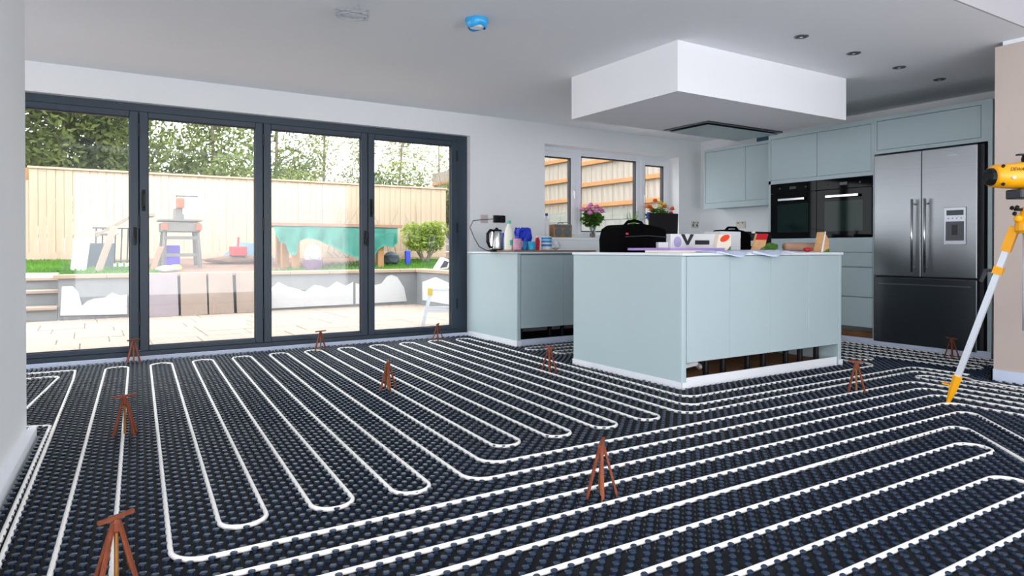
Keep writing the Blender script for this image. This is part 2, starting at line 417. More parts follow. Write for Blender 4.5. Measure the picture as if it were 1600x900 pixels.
# ---- pipes
PR, PZ = .0088, .0126
def fillet(pts, r):
    out = [Vector(pts[0])]
    for i in range(1, len(pts)-1):
        p0, p, p1 = Vector(pts[i-1]), Vector(pts[i]), Vector(pts[i+1])
        d0, d1_ = (p0-p), (p1-p); l0, l1 = d0.length, d1_.length; d0.normalize(); d1_.normalize()
        ang = d0.angle(d1_); rr = r
        if ang > PI-.02: out.append(p); continue
        t = min(rr/math.tan(ang/2), l0*.499, l1*.499); rad = t*math.tan(ang/2)
        ctr = p+(d0+d1_).normalized()*(rad/math.sin(ang/2)); A, B = p+d0*t-ctr, p+d1_*t-ctr; tot = A.angle(B); n = 8
        for s in range(n+1):
            u = s/n; out.append(ctr+(A*math.sin((1-u)*tot)+B*math.sin(u*tot))/math.sin(tot))
    out.append(Vector(pts[-1])); return out
def pipe(label, pts, r=.1, sh=True):
    q = fillet([(a, b_, 0) for a, b_ in pts], r); P3 = []
    for i, p in enumerate(q):
        if i and (p-q[i-1]).length < .004: continue
        if i:
            L = (p-q[i-1]).length; n = max(1, int(L/.4))
            for s in range(1, n): m = q[i-1].lerp(p, s/n); P3.append((shear(m.x, m.y) if sh else m.x, m.y, PZ))
        P3.append((shear(p.x, p.y) if sh else p.x, p.y, PZ))
    o = smooth(obj('heating_pipe', tube(bm_(), P3, PR, 8), 'pipe_white'))
    return tag(o, label, 'pipe', 'underfloor heating pipes')
kx = lambda k: .208+.154*k
TOP = 6.18
row = lambda j: 2.21-.154*j
# circuit by the bifold doors, joined in one run of loops
lp = [(-.1, -.6), (kx(-2), TOP-.02), (kx(-1), TOP-.02), (kx(-1), row(1)), (4.43, row(1)), (4.43, 1.0)]
pipe('white pipe with one tall loop, running under the rusty stand nearest the lower left corner', [(kx(-2), .6), (kx(-2), TOP-.03), (kx(-1), TOP-.03), (kx(-1), row(1)), (4.43, row(1)), (4.43, .9)])
pts = [(4.6, .9), (4.6, row(0)), (kx(0), row(0)), (kx(0), TOP-.01), (kx(1), TOP-.01), (kx(1), 2.395), (kx(2), 2.395), (kx(2), TOP), (kx(3), TOP), (kx(3), 2.385), (kx(4), 2.385), (kx(4), TOP+.01), (kx(5), TOP+.01), (kx(5), 2.375), (kx(6), 2.375), (kx(6), TOP+.03), (kx(7), TOP+.03), (kx(7), row(-1)), (4.75, row(-1)), (4.75, .9)]
pipe('white pipe with three long hairpin loops in front of the middle of the glass doors', pts)
t2 = [(4.91, .9), (4.91, row(-2)), (kx(8), row(-2)), (kx(8), TOP+.04), (kx(9), TOP+.04)]
for k in range(9, 17, 2): t2 += [(kx(k), 2.705), (kx(k+1), 2.705), (kx(k+1), TOP+.05), (kx(k+2), TOP+.05)]
t2 += [(kx(17), row(-3)+.02), (5.37, row(-3)+.05), (5.37, 2.35), (5.30, 2.30), (5.30, .9)]
pipe('white pipe with four hairpin loops ending in front of the island side panel', t2)
pipe('white pipe bending round the near corner of the island', [(5.52, 2.42), (5.52, row(-4)), (kx(18), row(-4)), (kx(18), TOP+.04), (kx(19), TOP+.04), (kx(19), row(-5)+.01), (5.37, row(-5)+.04), (5.37, 4.3)])
pipe('white pipe zigzagging over the floor before the steel fridge', [(5.52, 4.3), (5.52, 3.2), (5.68, 3.2), (5.68, 4.3), (5.83, 4.3), (5.83, 2.5), (5.98, 2.5), (5.98, 4.3), (6.14, 4.3), (6.14, 2.5), (6.29, 2.5), (6.29, 4.3), (6.42, 4.3), (6.42, 2.5)])
pipe('short white pipe loop between the yellow tripod foot and the tan wall', [(5.07, .9), (5.07, 2.6), (5.22, 2.6), (5.22, .9)])
pipe('white pipe hairpins in the gap between island and window cabinets', [(6.3, 5.30), (3.45, 5.30), (3.45, 5.15), (6.3, 5.15), (6.3, 4.99), (3.55, 4.99), (3.55, 4.84), (6.3, 4.84), (6.3, 4.69), (3.62, 4.69), (3.62, 4.54), (6.3, 4.54)], sh=False)
pipe('white pipe with a diagonal bend at the foot of the yellow tripod', [(-.3, row(2)), (4.32, row(2)), (2.9, .5)], r=.06, sh=False)
pipe('white pipe running diagonally out at the right edge, second from the tripod', [(-.3, row(3)), (3.93, row(3)+.02), (2.7, .5)], r=.06, sh=False)
pipe('white pipe hairpin bent back near the right edge, the far one of two', [(-.3, row(4)), (3.57, row(4)), (3.57, row(5)), (-.3, row(5))], sh=False)
pipe('white pipe hairpin bent back at the lower right corner, the near one of two', [(-.3, row(6)), (3.17, row(6)), (3.17, row(7)), (-.3, row(7))], sh=False)
pipe('white pipe crossing the very lower right corner', [(-.3, row(8)), (2.95, row(8)), (2.95, row(9)), (-.3, row(9))], sh=False)
pipe('white pipe turning a square corner at the far left of the glass doors', [(-.9, 6.20), (-.31, 6.16), (-.289, 6.13), (-.24, 2.5), (-.22, .6)], r=.05)
pipe('short white pipe arch beside the left wall end under the doors', [(-.75, 4.62), (-.46, 4.7), (-.38, 5.94), (-.9, 5.94)], r=.06)
pipe('white pipe hugging the foot of the left white wall', [(-.7, 4.44), (-.283, 4.30), (-.283, 4.07), (-.264, 2.5), (-.245, .6)], r=.03)

# ---- rusty level stands
st = thing('rebar_stand', 'rusty steel stand just in front of the leftmost door post', 'stand', (0,0,0), 'rusty steel level stands')
HS = .2
b = bm_(); bar(b, (-.05, 0, HS-.005), (.05, 0, HS-.001), .012, .010); obj('top_bar', b, 'rust', st)
b = bm_(); lathe(b, [(.010, HS-.045), (.014, HS-.04), (.014, HS-.018), (.009, HS-.008)], n=10); obj('collar', b, 'rust', st)
for i, a in enumerate((.3, 2.2, 3.4, 5.2)):
    b = bm_(); bar(b, (math.cos(a)*.009, math.sin(a)*.009, HS-.018), (math.cos(a)*.062, math.sin(a)*.062, .003), .011, .008); obj('leg', b, 'rust', st)
b = bm_(); tube(b, [(0, 0, .012), (0, 0, HS-.02)], .006, 6); obj('screw', b, 'rust_yellow', st)
SP = [((208, 566), .4, None, 1.0), ((195, 683), .2, 'rusty steel stand straddling a pipe in the left loops, second one from the left wall', 1.05),
      ((182, 915), .5, 'large rusty steel stand in the lower left corner', .98), ((501, 549), .1, 'rusty steel stand before the third glass door panel', .95),
      ((606, 611), 1.2, 'rusty steel stand amid the hairpin loops left of the island', 1.0), ((684, 534), .9, 'small rusty steel stand before the rightmost glass door panel', .92),
      ((858, 583), 1.9, 'rusty steel stand beside the island side panel', 1.0), ((940, 779), .7, 'rusty steel stand on the straight pipes, in the middle foreground', 1.08),
      ((1338, 614), 2.5, 'rusty steel stand between the island and the yellow tripod foot', 1.05), ((1487, 562), 1.4, 'rusty steel stand in shade before the steel fridge', .93)]
for i, (p, rz, lb, sc) in enumerate(SP):
    q = atz(*p, 0.0)
    if q.y > 6.37: q.y = 6.37
    if i == 0: st.location = (q.x, q.y, .0); st.rotation_euler = (0, 0, rz); o = st
    else: o = dup(st, (q.x, q.y, .0), rz, lb)
    o.scale = (1, 1, sc)

# ================================================================== KITCHEN
def inset_door(name, parent, x, y0, y1, z0, z1, m='sage', t=.02): return bx(name, m, parent, x, x+t, y0, y1, z0, z1, .0015)
# ---- island
IX0, IX1, IY0, IY1, IT = 3.366, 5.184, 3.212, 4.41, .92
p = thing('end_panel', 'pale sage island side panel facing the glass doors', 'panel', (IX0, 3.8, 0))
b = bm_(); box(b, IX0, IX0+.045, IY0, IY1, .0, IT-.02, .012, 3); obj('board', b, 'sage', p)
b = bm_(); box(b, IX0-.006, IX0, IY0-.004, IY1, .0, .05); box(b, IX0-.006, IX0+.045, IY0-.008, IY0-.001, .0, .05); obj('foam_strip', b, 'white_foam', p)
p = thing('end_panel', 'pale sage island end panel with a foot at the side nearest the fridge', 'panel', (IX1, 3.8, 0))
b = bm_(); box(b, IX1-.04, IX1, IY0, IY1, .0, IT-.02, .008, 2); obj('board', b, 'sage', p)
b = bm_(); box(b, IX1-.045, IX1+.006, IY0-.008, IY0-.001, .0, .05); obj('foam_strip', b, 'white_foam', p)
seams = [IX0+.046, 3.84, 4.291, 4.748, IX1-.041]
names = ['island cabinet with a flat sage door, first from the rounded near corner', 'island cabinet with a flat sage door, second from the near corner', 'island cabinet with a flat sage door, third from the near corner', 'island cabinet with a flat sage door, fourth and last before the fridge end']
for i in range(4):
    x0, x1 = seams[i], seams[i+1]
    c = thing('island_cabinet', names[i], 'cabinet', ((x0+x1)/2, 3.8, .12), 'island cabinets')
    bx('body', 'sage_dark', c, x0+.001, x1-.001, IY0+.022, IY1-.02, .19, IT-.021)
    bx('door', 'sage', c, x0+.0015, x1-.0015, IY0+.001, IY0+.021, .178, IT-.024, .002)
    for lx in (x0+.09, x1-.09):
        b = bm_(); lathe(b, [(.02, .0), (.03, .004), (.022, .02), (.022, .15), (.04, .17), (.04, .189)], (lx, IY0+.14, 0), 10); obj('leg', b, 'plastic_black', c)
struct(bx('trim_4', 'white_foam', None, IX0+.045, IX1-.045, IY0+.012, IY0+.02, 0, .075))
struct(bx('floor_under_island', 'subfloor', None, IX0+.046, IX1-.046, IY0+.03, IY1-.03, .0, .04))
o = bx('island_worktop', 'worktop', None, IX0-.004, IX1+.012, IY0-.008, IY1+.01, IT-.02, IT, .004, 2); tag(o, 'thin pale worktop lying on the kitchen island', 'worktop')
b = bm_(); tube(b, [(3.55, 3.5, .05), (3.6, 3.45, .10), (3.72, 3.42, .12), (3.85, 3.5, .07)], .02, 8)
tag(obj('waste_pipe', b, 'white'), 'white waste pipe in the gap under the island', 'pipe')

# ---- base run under the window
BY, BX0 = 5.47, 3.5
p = thing('end_panel', 'pale sage end panel of the window cabinets, beside the glass door', 'panel', (BX0, 6, 0))
b = bm_(); box(b, BX0, BX0+.045, BY-.0, W-.002, 0, .90, .010, 3); obj('board', b, 'sage', p)
b = bm_(); box(b, BX0-.006, BX0, BY-.004, W-.013, 0, .06); box(b, BX0-.006, BX0+.045, BY-.008, BY-.001, 0, .06); obj('foam_strip', b, 'white_foam', p)
xs = [BX0+.046, 4.06, 4.66, 5.26, 5.86, 6.46]
for i in range(5):
    x0, x1 = xs[i], xs[i+1]
    c = thing('base_cabinet', ['sage base cabinet under the kettle and mugs', 'sage base cabinet half hidden behind the island, next to the kettle one', 'sage base cabinet under the radio, behind the island', 'sage base cabinet under the pink flowers, behind the island', 'sage corner base cabinet under the orange flowers'][i], 'cabinet', ((x0+x1)/2, 6, .1), 'base cabinets under the window')
    bx('body', 'sage_dark', c, x0+.001, x1-.001, BY+.022, W-.002, .2, .895)
    bx('door', 'sage', c, x0+.002, x1-.002, BY+.001, BY+.021, .178, .885, .002)
    for lx in (x0+.08, x1-.08):
        b = bm_(); lathe(b, [(.02, .0), (.03, .004), (.022, .02), (.022, .17), (.04, .199)], (lx, BY+.14, 0), 8); obj('leg', b, 'plastic_black', c)
b = bm_(); box(b, BX0-.01, 7.118, BY-.012, W-.001, .901, IT, .003); box(b, K-.01, 7.118, 4.925, BY-.0125, .901, IT, .003)
tag(obj('worktop', b, 'worktop'), 'pale worktop running under the window and along the cooker wall', 'worktop')
b = bm_(); box(b, 3.46, 4.46, BY-.02, BY+.5, IT+.0005, IT+.014, .002); tag(obj('timber_board', b, 'timber_brown'), 'brown timber board lying on the worktop under the mugs', 'board')
for i, (y0, y1) in enumerate(((4.93, 5.45),)):
    c = thing('base_cabinet', 'sage base cabinet below the wall units, behind the island', 'cabinet', (6.8, (y0+y1)/2, .1))
    bx('body', 'sage_dark', c, K+.022, 7.118, y0, y1, .19, .9); bx('door', 'sage', c, K, K+.021, y0+.002, y1-.002, .19, .885, .002)
    for ly in (y0+.08, y1-.08):
        b = bm_(); lathe(b, [(.03, .0), (.022, .02), (.022, .17), (.04, .189)], (K+.15, ly, 0), 8); obj('leg', b, 'plastic_black', c)

# ---- tall oven housing
c = thing('oven_housing', 'tall sage oven housing with two top doors and drawers below the ovens', 'cabinet', (6.8, 4.3, 0))
OY0, OY1 = 3.72, 4.92
b = bm_()
box(b, K+.022, 7.118, OY0, OY1, .165, .90); box(b, K+.022, 7.118, OY0, OY1, 1.69, 2.226)
box(b, K+.022, 7.118, OY0, OY0+.018, .9, 1.69); box(b, K+.022, 7.118, OY1-.018, OY1, .9, 1.69); box(b, K+.03, 7.118, OY0+.018, OY1-.018, .9, 1.06); box(b, 7.0, 7.118, OY0+.018, OY1-.018, 1.06, 1.69)
obj('body', b, 'sage_dark', c)
b = bm_()
box(b, K, K+.022, OY0, OY1, 2.178, 2.226); box(b, K, K+.022, OY0, OY1, 1.672, 1.712); box(b, K, K+.022, OY0, OY0+.02, 1.712, 2.178); box(b, K, K+.022, OY1-.03, OY1, .93, 2.178)
obj('face_frame', b, 'sage', c)
inset_door('door', c, K+.001, 3.743, 4.322, 1.715, 2.175); inset_door('door', c, K+.001, 4.327, 4.887, 1.715, 2.175)
bx('filler_panel', 'sage', c, K, K+.02, OY0+.002, OY1-.032, .917, 1.062)
for z0, z1 in ((.770, .912), (.472, .760), (.172, .462)):
    dr = bx('drawer', 'sage', c, K, K+.02, OY0+.002, OY1-.002, z0, z1, .002)
bx('plinth_board', 'subfloor', c, K+.1, K+.12, OY0+.02, OY1-.02, .0, .11)
bx('foot_panel', 'sage', c, K+.0, 7.1, OY0-.012, OY0-.0005, 0, 2.226)
for (y0, y1, lb) in ((4.325, 4.885, 'black glass built-in oven nearest the wall units'), (3.726, 4.318, 'black glass built-in oven nearest the fridge')):
    o = thing('built_in_oven', lb, 'oven', (6.7, (y0+y1)/2, 1.06), 'twin built-in ovens')
    bx('body', 'plastic_black', o, K+.012, 6.98, y0+.02, y1-.02, 1.066, 1.664)
    bx('control_panel', 'oven_glass', o, K-.008, K+.011, y0, y1, 1.565, 1.669, .002)
    d = bx('door', 'oven_glass', o, K-.008, K+.011, y0, y1, 1.068, 1.560, .002)
    bx('viewing_window', 'oven_window', d, K-.0095, K-.0082, y0+.09, y1-.09, 1.13, 1.44)
    hb = bm_(); box(hb, K-.05, K-.034, y0+.12, y1-.12, 1.475, 1.502, .004)
    for yy in (y0+.15, y1-.15): box(hb, K-.035, K-.008, yy-.01, yy+.01, 1.482, 1.496)
    obj('handle', hb, 'chrome', d)
    bx('display', 'display', o, K-.0092, K-.0082, (y0+y1)/2-.04, (y0+y1)/2+.04, 1.60, 1.63)
    kb = bm_()
    for yy in (y0+.12, y1-.12): lathe(kb, [(.012, K-.012), (.012, K-.0082)], (0, yy, 1.615), 12, 'x')
    obj('touch_mark', kb, 'charcoal', o)

# ---- fridge + housing
c = thing('fridge_housing', 'sage cabinet framing the steel fridge with a long lift-up door above', 'cabinet', (6.8, 3.2, 0))
FR0, FR1 = 2.757, 3.705
b = bm_(); box(b, K+.022, 7.118, 2.69, 3.707, 1.885, 2.226); box(b, K+.02, 7.118, 2.69, 2.715, 0, 1.885); obj('body', b, 'sage_dark', c)
b = bm_(); box(b, K, K+.022, 2.69, 3.707, 2.190, 2.226); box(b, K, K+.022, 2.69, 3.707, 1.87, 1.905); box(b, K, K+.022, 2.69, 2.775, 1.905, 2.19); box(b, K, K+.022, 3.685, 3.707, 1.905, 2.19); box(b, K, K+.022, 2.69, 2.722, 0, 1.87)
obj('face_frame', b, 'sage', c)
inset_door('door', c, K+.001, 2.779, 3.682, 1.909, 2.186)
f = thing('fridge', 'stainless steel french-door fridge with freezer drawer and dispenser', 'fridge', (6.8, 3.23, 0))
bx('body', 'charcoal', f, K+.02, 7.05, FR0, FR1-.012, .05, 1.855)
Fx = K-.035
ld = bx('door', 'steel', f, Fx, K+.019, 3.2515, FR1-.014, .688, 1.853, .008, 2)
rd = bx('door', 'steel', f, Fx, K+.019, FR0+.03, 3.2485, .688, 1.853, .008, 2)
fd = bx('freezer_drawer', 'steel_dark', f, Fx, K+.019, FR0+.03, FR1-.014, .052, .678, .008, 2)
bx('grip', 'steel', fd, Fx-.004, Fx-.0002, FR0+.08, FR1-.06, .61, .62)
for d, yy in ((ld, 3.307), (rd, 3.194)):
    b = bm_(); tube(b, [(Fx-.05, yy, .735), (Fx-.05, yy, 1.405)], .011, 10)
    for z in (.78, 1.36): tube(b, [(Fx, yy, z), (Fx-.05, yy, z)], .008, 8)
    smooth(obj('handle', b, 'chrome', d))
di = bm_(); box(di, Fx-.008, Fx-.0003, 2.872, 3.052, .985, 1.315, .003); dd = obj('dispenser', di, 'ali', rd)
b = bm_(); box(b, Fx-.0095, Fx-.0082, 2.892, 3.03, 1.245, 1.29); obj('dispenser_screen', b, 'display', dd)
b = bm_(); box(b, Fx-.0095, Fx-.0082, 2.888, 3.036, 1.02, 1.19); obj('dispenser_recess', b, 'mesh_grey', dd)
b = bm_(); box(b, Fx-.013, Fx-.0096, 2.94, 2.985, 1.07, 1.16); obj('dispenser_paddle', b, 'charcoal', dd)
b = bm_()
for yy in (2.91, 2.945, 2.98, 3.015): lathe(b, [(.005, Fx-.0095), (.005, Fx-.0082)], (0, yy, 1.218), 8, 'x')
obj('dispenser_button', b, 'charcoal', dd)
bx('badge', 'chrome', rd, Fx-.002, Fx-.0003, 2.95, 3.04, 1.775, 1.785)

# ---- wall units
UY0, UY1, UX = 4.925, 6.09, 6.77
c = thing('wall_unit', 'sage wall unit with two flat doors in the corner beside the window', 'cabinet', (6.95, 5.5, 1.46))
bx('body', 'sage_dark', c, UX+.022, 7.118, UY0, UY1, 1.475, 2.226)
b = bm_(); box(b, UX, UX+.022, UY0, UY1, 2.19, 2.226); box(b, UX, UX+.022, UY0, UY1, 1.465, 1.535); box(b, UX, UX+.022, UY1-.03, UY1, 1.535, 2.19); obj('face_frame', b, 'sage', c)
inset_door('door', c, UX+.001, UY0+.002, 5.435, 1.538, 2.187); inset_door('door', c, UX+.001, 5.44, UY1-.033, 1.538, 2.187)
tag(bx('dark_teal_block', 'teal_dark', None, 6.8, 6.98, 5.06, 5.30, 2.227, 2.30, .003), 'dark teal block on top of the wall unit', 'box')  # plain block set in for a dark teal patch of unknown origin

# ---- sockets
def plate(name, x0, x1, z0, z1, m, label, cat='socket'):
    t = thing(name, label, cat, ((x0+x1)/2, W, z0)); bx('plate', m, t, x0, x1, W-.01, W-.0005, z0, z1, .003)
    return t
plate('wall_switch', 3.655, 3.748, 1.232, 1.322, 'socket', 'tan wall plate right of the glass doors', 'switch')
t = plate('wall_socket', 3.81, 3.955, 1.237, 1.325, 'socket', 'wall socket with black plugs above the kettle')
for x in (3.845, 3.915):
    q = bx('plug', 'plastic_black', t, x-.033, x+.033, W-.055, W-.0105, 1.24, 1.32, .01, 2)
t = plate('wall_socket', 6.93, 7.075, 1.235, 1.325, 'socket_white', 'white double socket between the window and the wall unit')
for x in (6.965, 7.04):
    b = bm_(); box(b, x-.012, x+.012, W-.0115, W-.0102, 1.255, 1.285); box(b, x+.008, x+.022, W-.013, W-.0102, 1.295, 1.315); obj('socket_hole', b, 'charcoal', t)
t = thing('wall_socket', 'white double socket under the wall unit', 'socket', (7.12, 5.78, 1.2))
bx('plate', 'socket_white', t, 7.11, 7.1195, 5.71, 5.86, 1.21, 1.30, .003)
for yy in (5.75, 5.82): bx('rocker_switch', 'red', t, 7.106, 7.1098, yy-.008, yy+.008, 1.275, 1.29)

# ---- ceiling fittings
for i, (p, lb) in enumerate((((1252, 57), 'recessed ceiling downlight farthest from the cooker wall'), ((1334, 83), 'recessed ceiling downlight, second from the bulkhead corner'), ((1405, 105), 'recessed ceiling downlight, third along the row'), ((1468, 124), 'recessed ceiling downlight nearest the fridge'))):
    q = atz(*p, CZ); t = thing('downlight', lb, 'downlight', (q.x, q.y, CZ), 'ceiling downlights')
    b = bm_(); n = 20; prof = [(.036, CZ-.001), (.038, CZ-.006), (.047, CZ-.005), (.049, CZ-.0005)]
    rings = [[b.verts.new((q.x+r*math.cos(2*PI*k/n), q.y+r*math.sin(2*PI*k/n), z)) for k in range(n)] for r, z in prof]
    for A, B in zip(rings, rings[1:]):
        for k in range(n): b.faces.new((A[k], A[(k+1) % n], B[(k+1) % n], B[k]))
    obj('rim', b, 'steel_dark', t)
    b = bm_(); lathe(b, [(.036, CZ-.0015), (.034, CZ-.004), (.015, CZ-.0055)], (q.x, q.y, 0), 16); l = obj('lamp_face', b, 'charcoal', t)
    b = bm_(); lathe(b, [(.012, CZ-.0056), (.006, CZ-.008)], (q.x, q.y, 0), 10); obj('bulb', b, 'white', l)
q = atz(745, 30, CZ); t = thing('smoke_detector', 'smoke detector wrapped in a bright blue plastic cover on the ceiling', 'smoke detector', (q.x, q.y, CZ-.05))
b = bm_(); lathe(b, [(.055, CZ-.002), (.055, CZ-.04), (.045, CZ-.055), (.02, CZ-.058)], (q.x, q.y, 0), 24); smooth(obj('body', b, 'white', t))
b = bm_(); n = 28; rings = []
for r, z in ((.072, CZ-.003), (.075, CZ-.02), (.068, CZ-.045), (.056, CZ-.058)):
    rings.append([b.verts.new((q.x+r*math.cos(2*PI*k/n)*(1+.04*math.sin(5*k)), q.y+r*math.sin(2*PI*k/n)*(1+.04*math.sin(5*k)), z+.008*math.sin(3*2*PI*k/n)*(z < CZ-.04))) for k in range(n)])
for A, B in zip(rings, rings[1:]):
    for k in range(n): b.faces.new((A[k], A[(k+1) % n], B[(k+1) % n], B[k]))
smooth(obj('plastic_cover', b, 'smoke_blue', t))
q = atz(550, 8, CZ); pts = []
for k in range(150):
    a = k*.25; u = math.cos(a)*.10; v = math.sin(a)*.028+.008*math.sin(k*.37)
    pts.append((q.x+u*.9+v*.4, q.y+v-u*.30, CZ-.05-.02*math.sin(a*.5+1)-.012*math.cos(a*1.3)))
pts = [(q.x+.03, q.y-.02, CZ-.0005), (q.x+.05, q.y-.02, CZ-.03)]+pts
tag(smooth(obj('wire_coil', tube(bm_(), pts, .0035, 5), 'wire_grey')), 'coil of grey cable hanging from a ceiling hole', 'cable')
t = thing('extractor_hood', 'black framed extractor hood set into the underside of the bulkhead', 'hood', (5.04, 4.3, 2.0))
b = bm_(); HX0, HX1, HY0, HY1, HZ = 4.53, 5.55, 4.03, 4.56, 2.0535
for q in ((HX0, HX1, HY0, HY0+.03), (HX0, HX1, HY1-.03, HY1), (HX0, HX0+.03, HY0+.03, HY1-.03), (HX1-.03, HX1, HY0+.03, HY1-.03)): box(b, q[0], q[1], q[2], q[3], HZ-.012, HZ)
obj('frame', b, 'steel_dark', t)
bx('filter_cavity', 'void', t, HX0+.031, HX1-.031, HY0+.031, HY1-.031, HZ-.006, HZ)
bx('glass_panel', 'hood_glass', t, HX0+.05, HX1-.05, HY0+.045, HY1-.045, HZ-.03, HZ-.02, .003)
b = bm_()
for x in (HX0+.2, HX1-.2): box(b, x-.01, x+.01, HY0+.2, HY0+.22, HZ-.025, HZ-.0065)
obj('bracket', b, 'steel_dark', t)

# ================================================================== THINGS ON THE WORKTOPS
WZ = IT
BZ = IT+.0145   # top of the timber board
# kettle
q = aty(776, 388, 5.85); kx0, ky0 = q.x, 5.85
t = thing('kettle', 'brushed steel kettle with a black handle beside the glass doors', 'kettle', (kx0, ky0, WZ))
b = bm_(); lathe(b, [(.075, WZ+.0005), (.078, WZ+.012), (.06, WZ+.022)], (kx0, ky0, 0), 24); obj('base', b, 'plastic_black', t)
b = bm_(); lathe(b, [(.072, WZ+.023), (.074, WZ+.03), (.070, WZ+.12), (.060, WZ+.19), (.055, WZ+.205)], (kx0, ky0, 0), 28); smooth(obj('body', b, 'chrome', t))
b = bm_(); lathe(b, [(.055, WZ+.2055), (.05, WZ+.22), (.02, WZ+.226), (.012, WZ+.24), (.004, WZ+.243)], (kx0, ky0, 0), 20); smooth(obj('lid', b, 'plastic_black', t))
b = bm_(); tube(b, [(kx0-.045, ky0-.02, WZ+.21), (kx0-.09, ky0-.03, WZ+.215), (kx0-.125, ky0-.035, WZ+.18), (kx0-.125, ky0-.035, WZ+.10), (kx0-.10, ky0-.03, WZ+.05), (kx0-.06, ky0-.02, WZ+.04)], [.012, .014, .016, .016, .013, .01], 8); smooth(obj('handle', b, 'plastic_black', t))
b = bm_(); prism(b, [(0, -.02), (.055, 0), (0, .02)], lambda u, v: Vector((kx0+.05+u, ky0+v, WZ+.19)), lambda u, v: Vector((kx0+.06+u*.3, ky0+v*.7, WZ+.12))); obj('spout', b, 'chrome', t)
b = bm_(); tube(b, [(kx0-.07, ky0, WZ+.01), (kx0-.13, ky0-.02, WZ+.012), (kx0-.20, ky0+.0, WZ+.05), (kx0-.215, ky0+.08, WZ+.14), (kx0-.17, ky0+.25, WZ+.25), (kx0-.02, ky0+.45, WZ+.33), (3.80, W-.03, 1.28)], .004, 6); smooth(obj('cord', b, 'plastic_black', t))
# milk bottle
def P5(px, Yv=5.62): return aty(px, 390, Yv).x
x = P5(795, 5.66); t = thing('milk_bottle', 'plastic milk bottle with a mint cap next to the kettle', 'bottle', (x, 5.66, BZ))
b = bm_(); lathe(b, [(.044, BZ+.0005), (.046, BZ+.01), (.046, BZ+.16), (.035, BZ+.21), (.018, BZ+.245), (.018, BZ+.262)], (x, 5.66, 0), 16); smooth(obj('body', b, 'milk', t))
b = bm_(); lathe(b, [(.02, BZ+.2625), (.02, BZ+.29), (.017, BZ+.293)], (x, 5.66, 0), 14); obj('cap', b, 'mint', t)
b = bm_(); box(b, x-.016, x+.014, 5.608, 5.6135, BZ+.05, BZ+.10); obj('label', b, 'mint', t)
# mug
def mug(px, Yv, r, hh, m, label, handle=True, name='mug'):
    x = P5(px, Yv); t = thing(name, label, 'mug', (x, Yv, BZ))
    b = bm_(); lathe(b, [(r*.9, BZ+.0005), (r, BZ+.008), (r, BZ+hh), (r*.9, BZ+hh), (r*.88, BZ+.012), (.002, BZ+.012)], (x, Yv, 0), 20); smooth(obj('body', b, m, t))
    if handle:
        b = bm_(); tube(b, [(x+r*.95, Yv, BZ+hh*.8), (x+r*1.5, Yv, BZ+hh*.75), (x+r*1.6, Yv, BZ+hh*.45), (x+r*.95, Yv, BZ+hh*.2)], .006, 6); smooth(obj('handle', b, m, t))
mug(808, 5.57, .042, .115, 'pink_print', 'white mug with a pink floral print')
mug(831, 5.52, .037, .085, 'cyan', 'bright cyan cup among the mugs', False, 'cup')
mug(820, 5.66, .04, .09, 'tub_blue', 'blue and white mug behind the cyan cup')
x = P5(839, 5.55); t = thing('squeezed_pack', 'upright red packet beside the cyan cup', 'packet', (x, 5.55, BZ))
b = bm_(); prism(b, [(-.02, 0), (.022, 0), (.03, .09), (.012, .13), (-.008, .12)], lambda u, v: Vector((x+u, 5.54, BZ+.0005+v)), lambda u, v: Vector((x+u, 5.565, BZ+.0005+v))); obj('pouch', b, 'red', t)
b = bm_(); box(b, x+.0, x+.016, 5.545, 5.56, BZ+.127, BZ+.145); obj('cap', b, 'white', t)
x = P5(817, 5.8); b = bm_(); box(b, x-.075, x+.075, 5.76, 5.84, BZ+.001, BZ+.22); bmesh.ops.subdivide_edges(b, edges=b.edges[:], cuts=4, use_grid_fill=True); rb = random.Random(4)
for v in b.verts: v.co += Vector((rb.uniform(-.014, .014), rb.uniform(-.012, .012), rb.uniform(-.016, .016) if v.co.z > BZ+.01 else 0))
tag(obj('blue_bag', b, 'blue'), 'crumpled shiny blue plastic bag behind the mugs', 'bag')
x = P5(854, 5.6); t = thing('tub', 'white tub with a blue band and blue cap near the radio', 'tub', (x, 5.6, BZ))
b = bm_(); lathe(b, [(.048, BZ+.0005), (.052, BZ+.01), (.052, BZ+.13), (.048, BZ+.14)], (x, 5.6, 0), 20); smooth(obj('body', b, 'white', t))
for z in (.05, .088, .12):
    b = bm_(); lathe(b, [(.0528, BZ+z-.012), (.0528, BZ+z+.012)], (x, 5.6, 0), 20); obj('band', b, 'tub_blue', t)
b = bm_(); blob(b, (P5(869, 5.6), 5.6, BZ+.052), .05, (1, .8, 1), 2, .25, 5); tag(obj('paper_scrap', b, 'paper'), 'crumpled white paper wrapper beside the tub', 'paper')
# window sill things
SZ = 1.0855
x0, x1 = aty(861, 360, 6.55).x, aty(890, 360, 6.55).x
t = thing('radio', 'small wooden radio with two round speakers on the window sill', 'radio', ((x0+x1)/2, 6.55, SZ))
bx('case', 'radio_wood', t, x0, x1, 6.50, 6.60, SZ+.0005, SZ+.158, .008, 2)
bx('top_plate', 'mesh_grey', t, x0+.01, x1-.01, 6.498, 6.4998, SZ+.115, SZ+.15)
for xx in (x0+.075, x1-.075):
    b = bm_(); lathe(b, [(.052, 6.490), (.05, 6.4995)], (xx, 0, SZ+.062), 20, 'y'); obj('speaker', b, 'mesh_grey', t)
b = bm_(); tube(b, [(x0+.1, 6.55, SZ+.158), (x0+.1, 6.55, SZ+.175), (x1-.1, 6.55, SZ+.175), (x1-.1, 6.55, SZ+.158)], .006, 6); obj('handle', b, 'charcoal', t)
x = aty(854, 350, 6.57).x
t = thing('soap_bottle', 'tall white bottle with a dark blue cap on the sill', 'bottle', (x, 6.57, SZ))
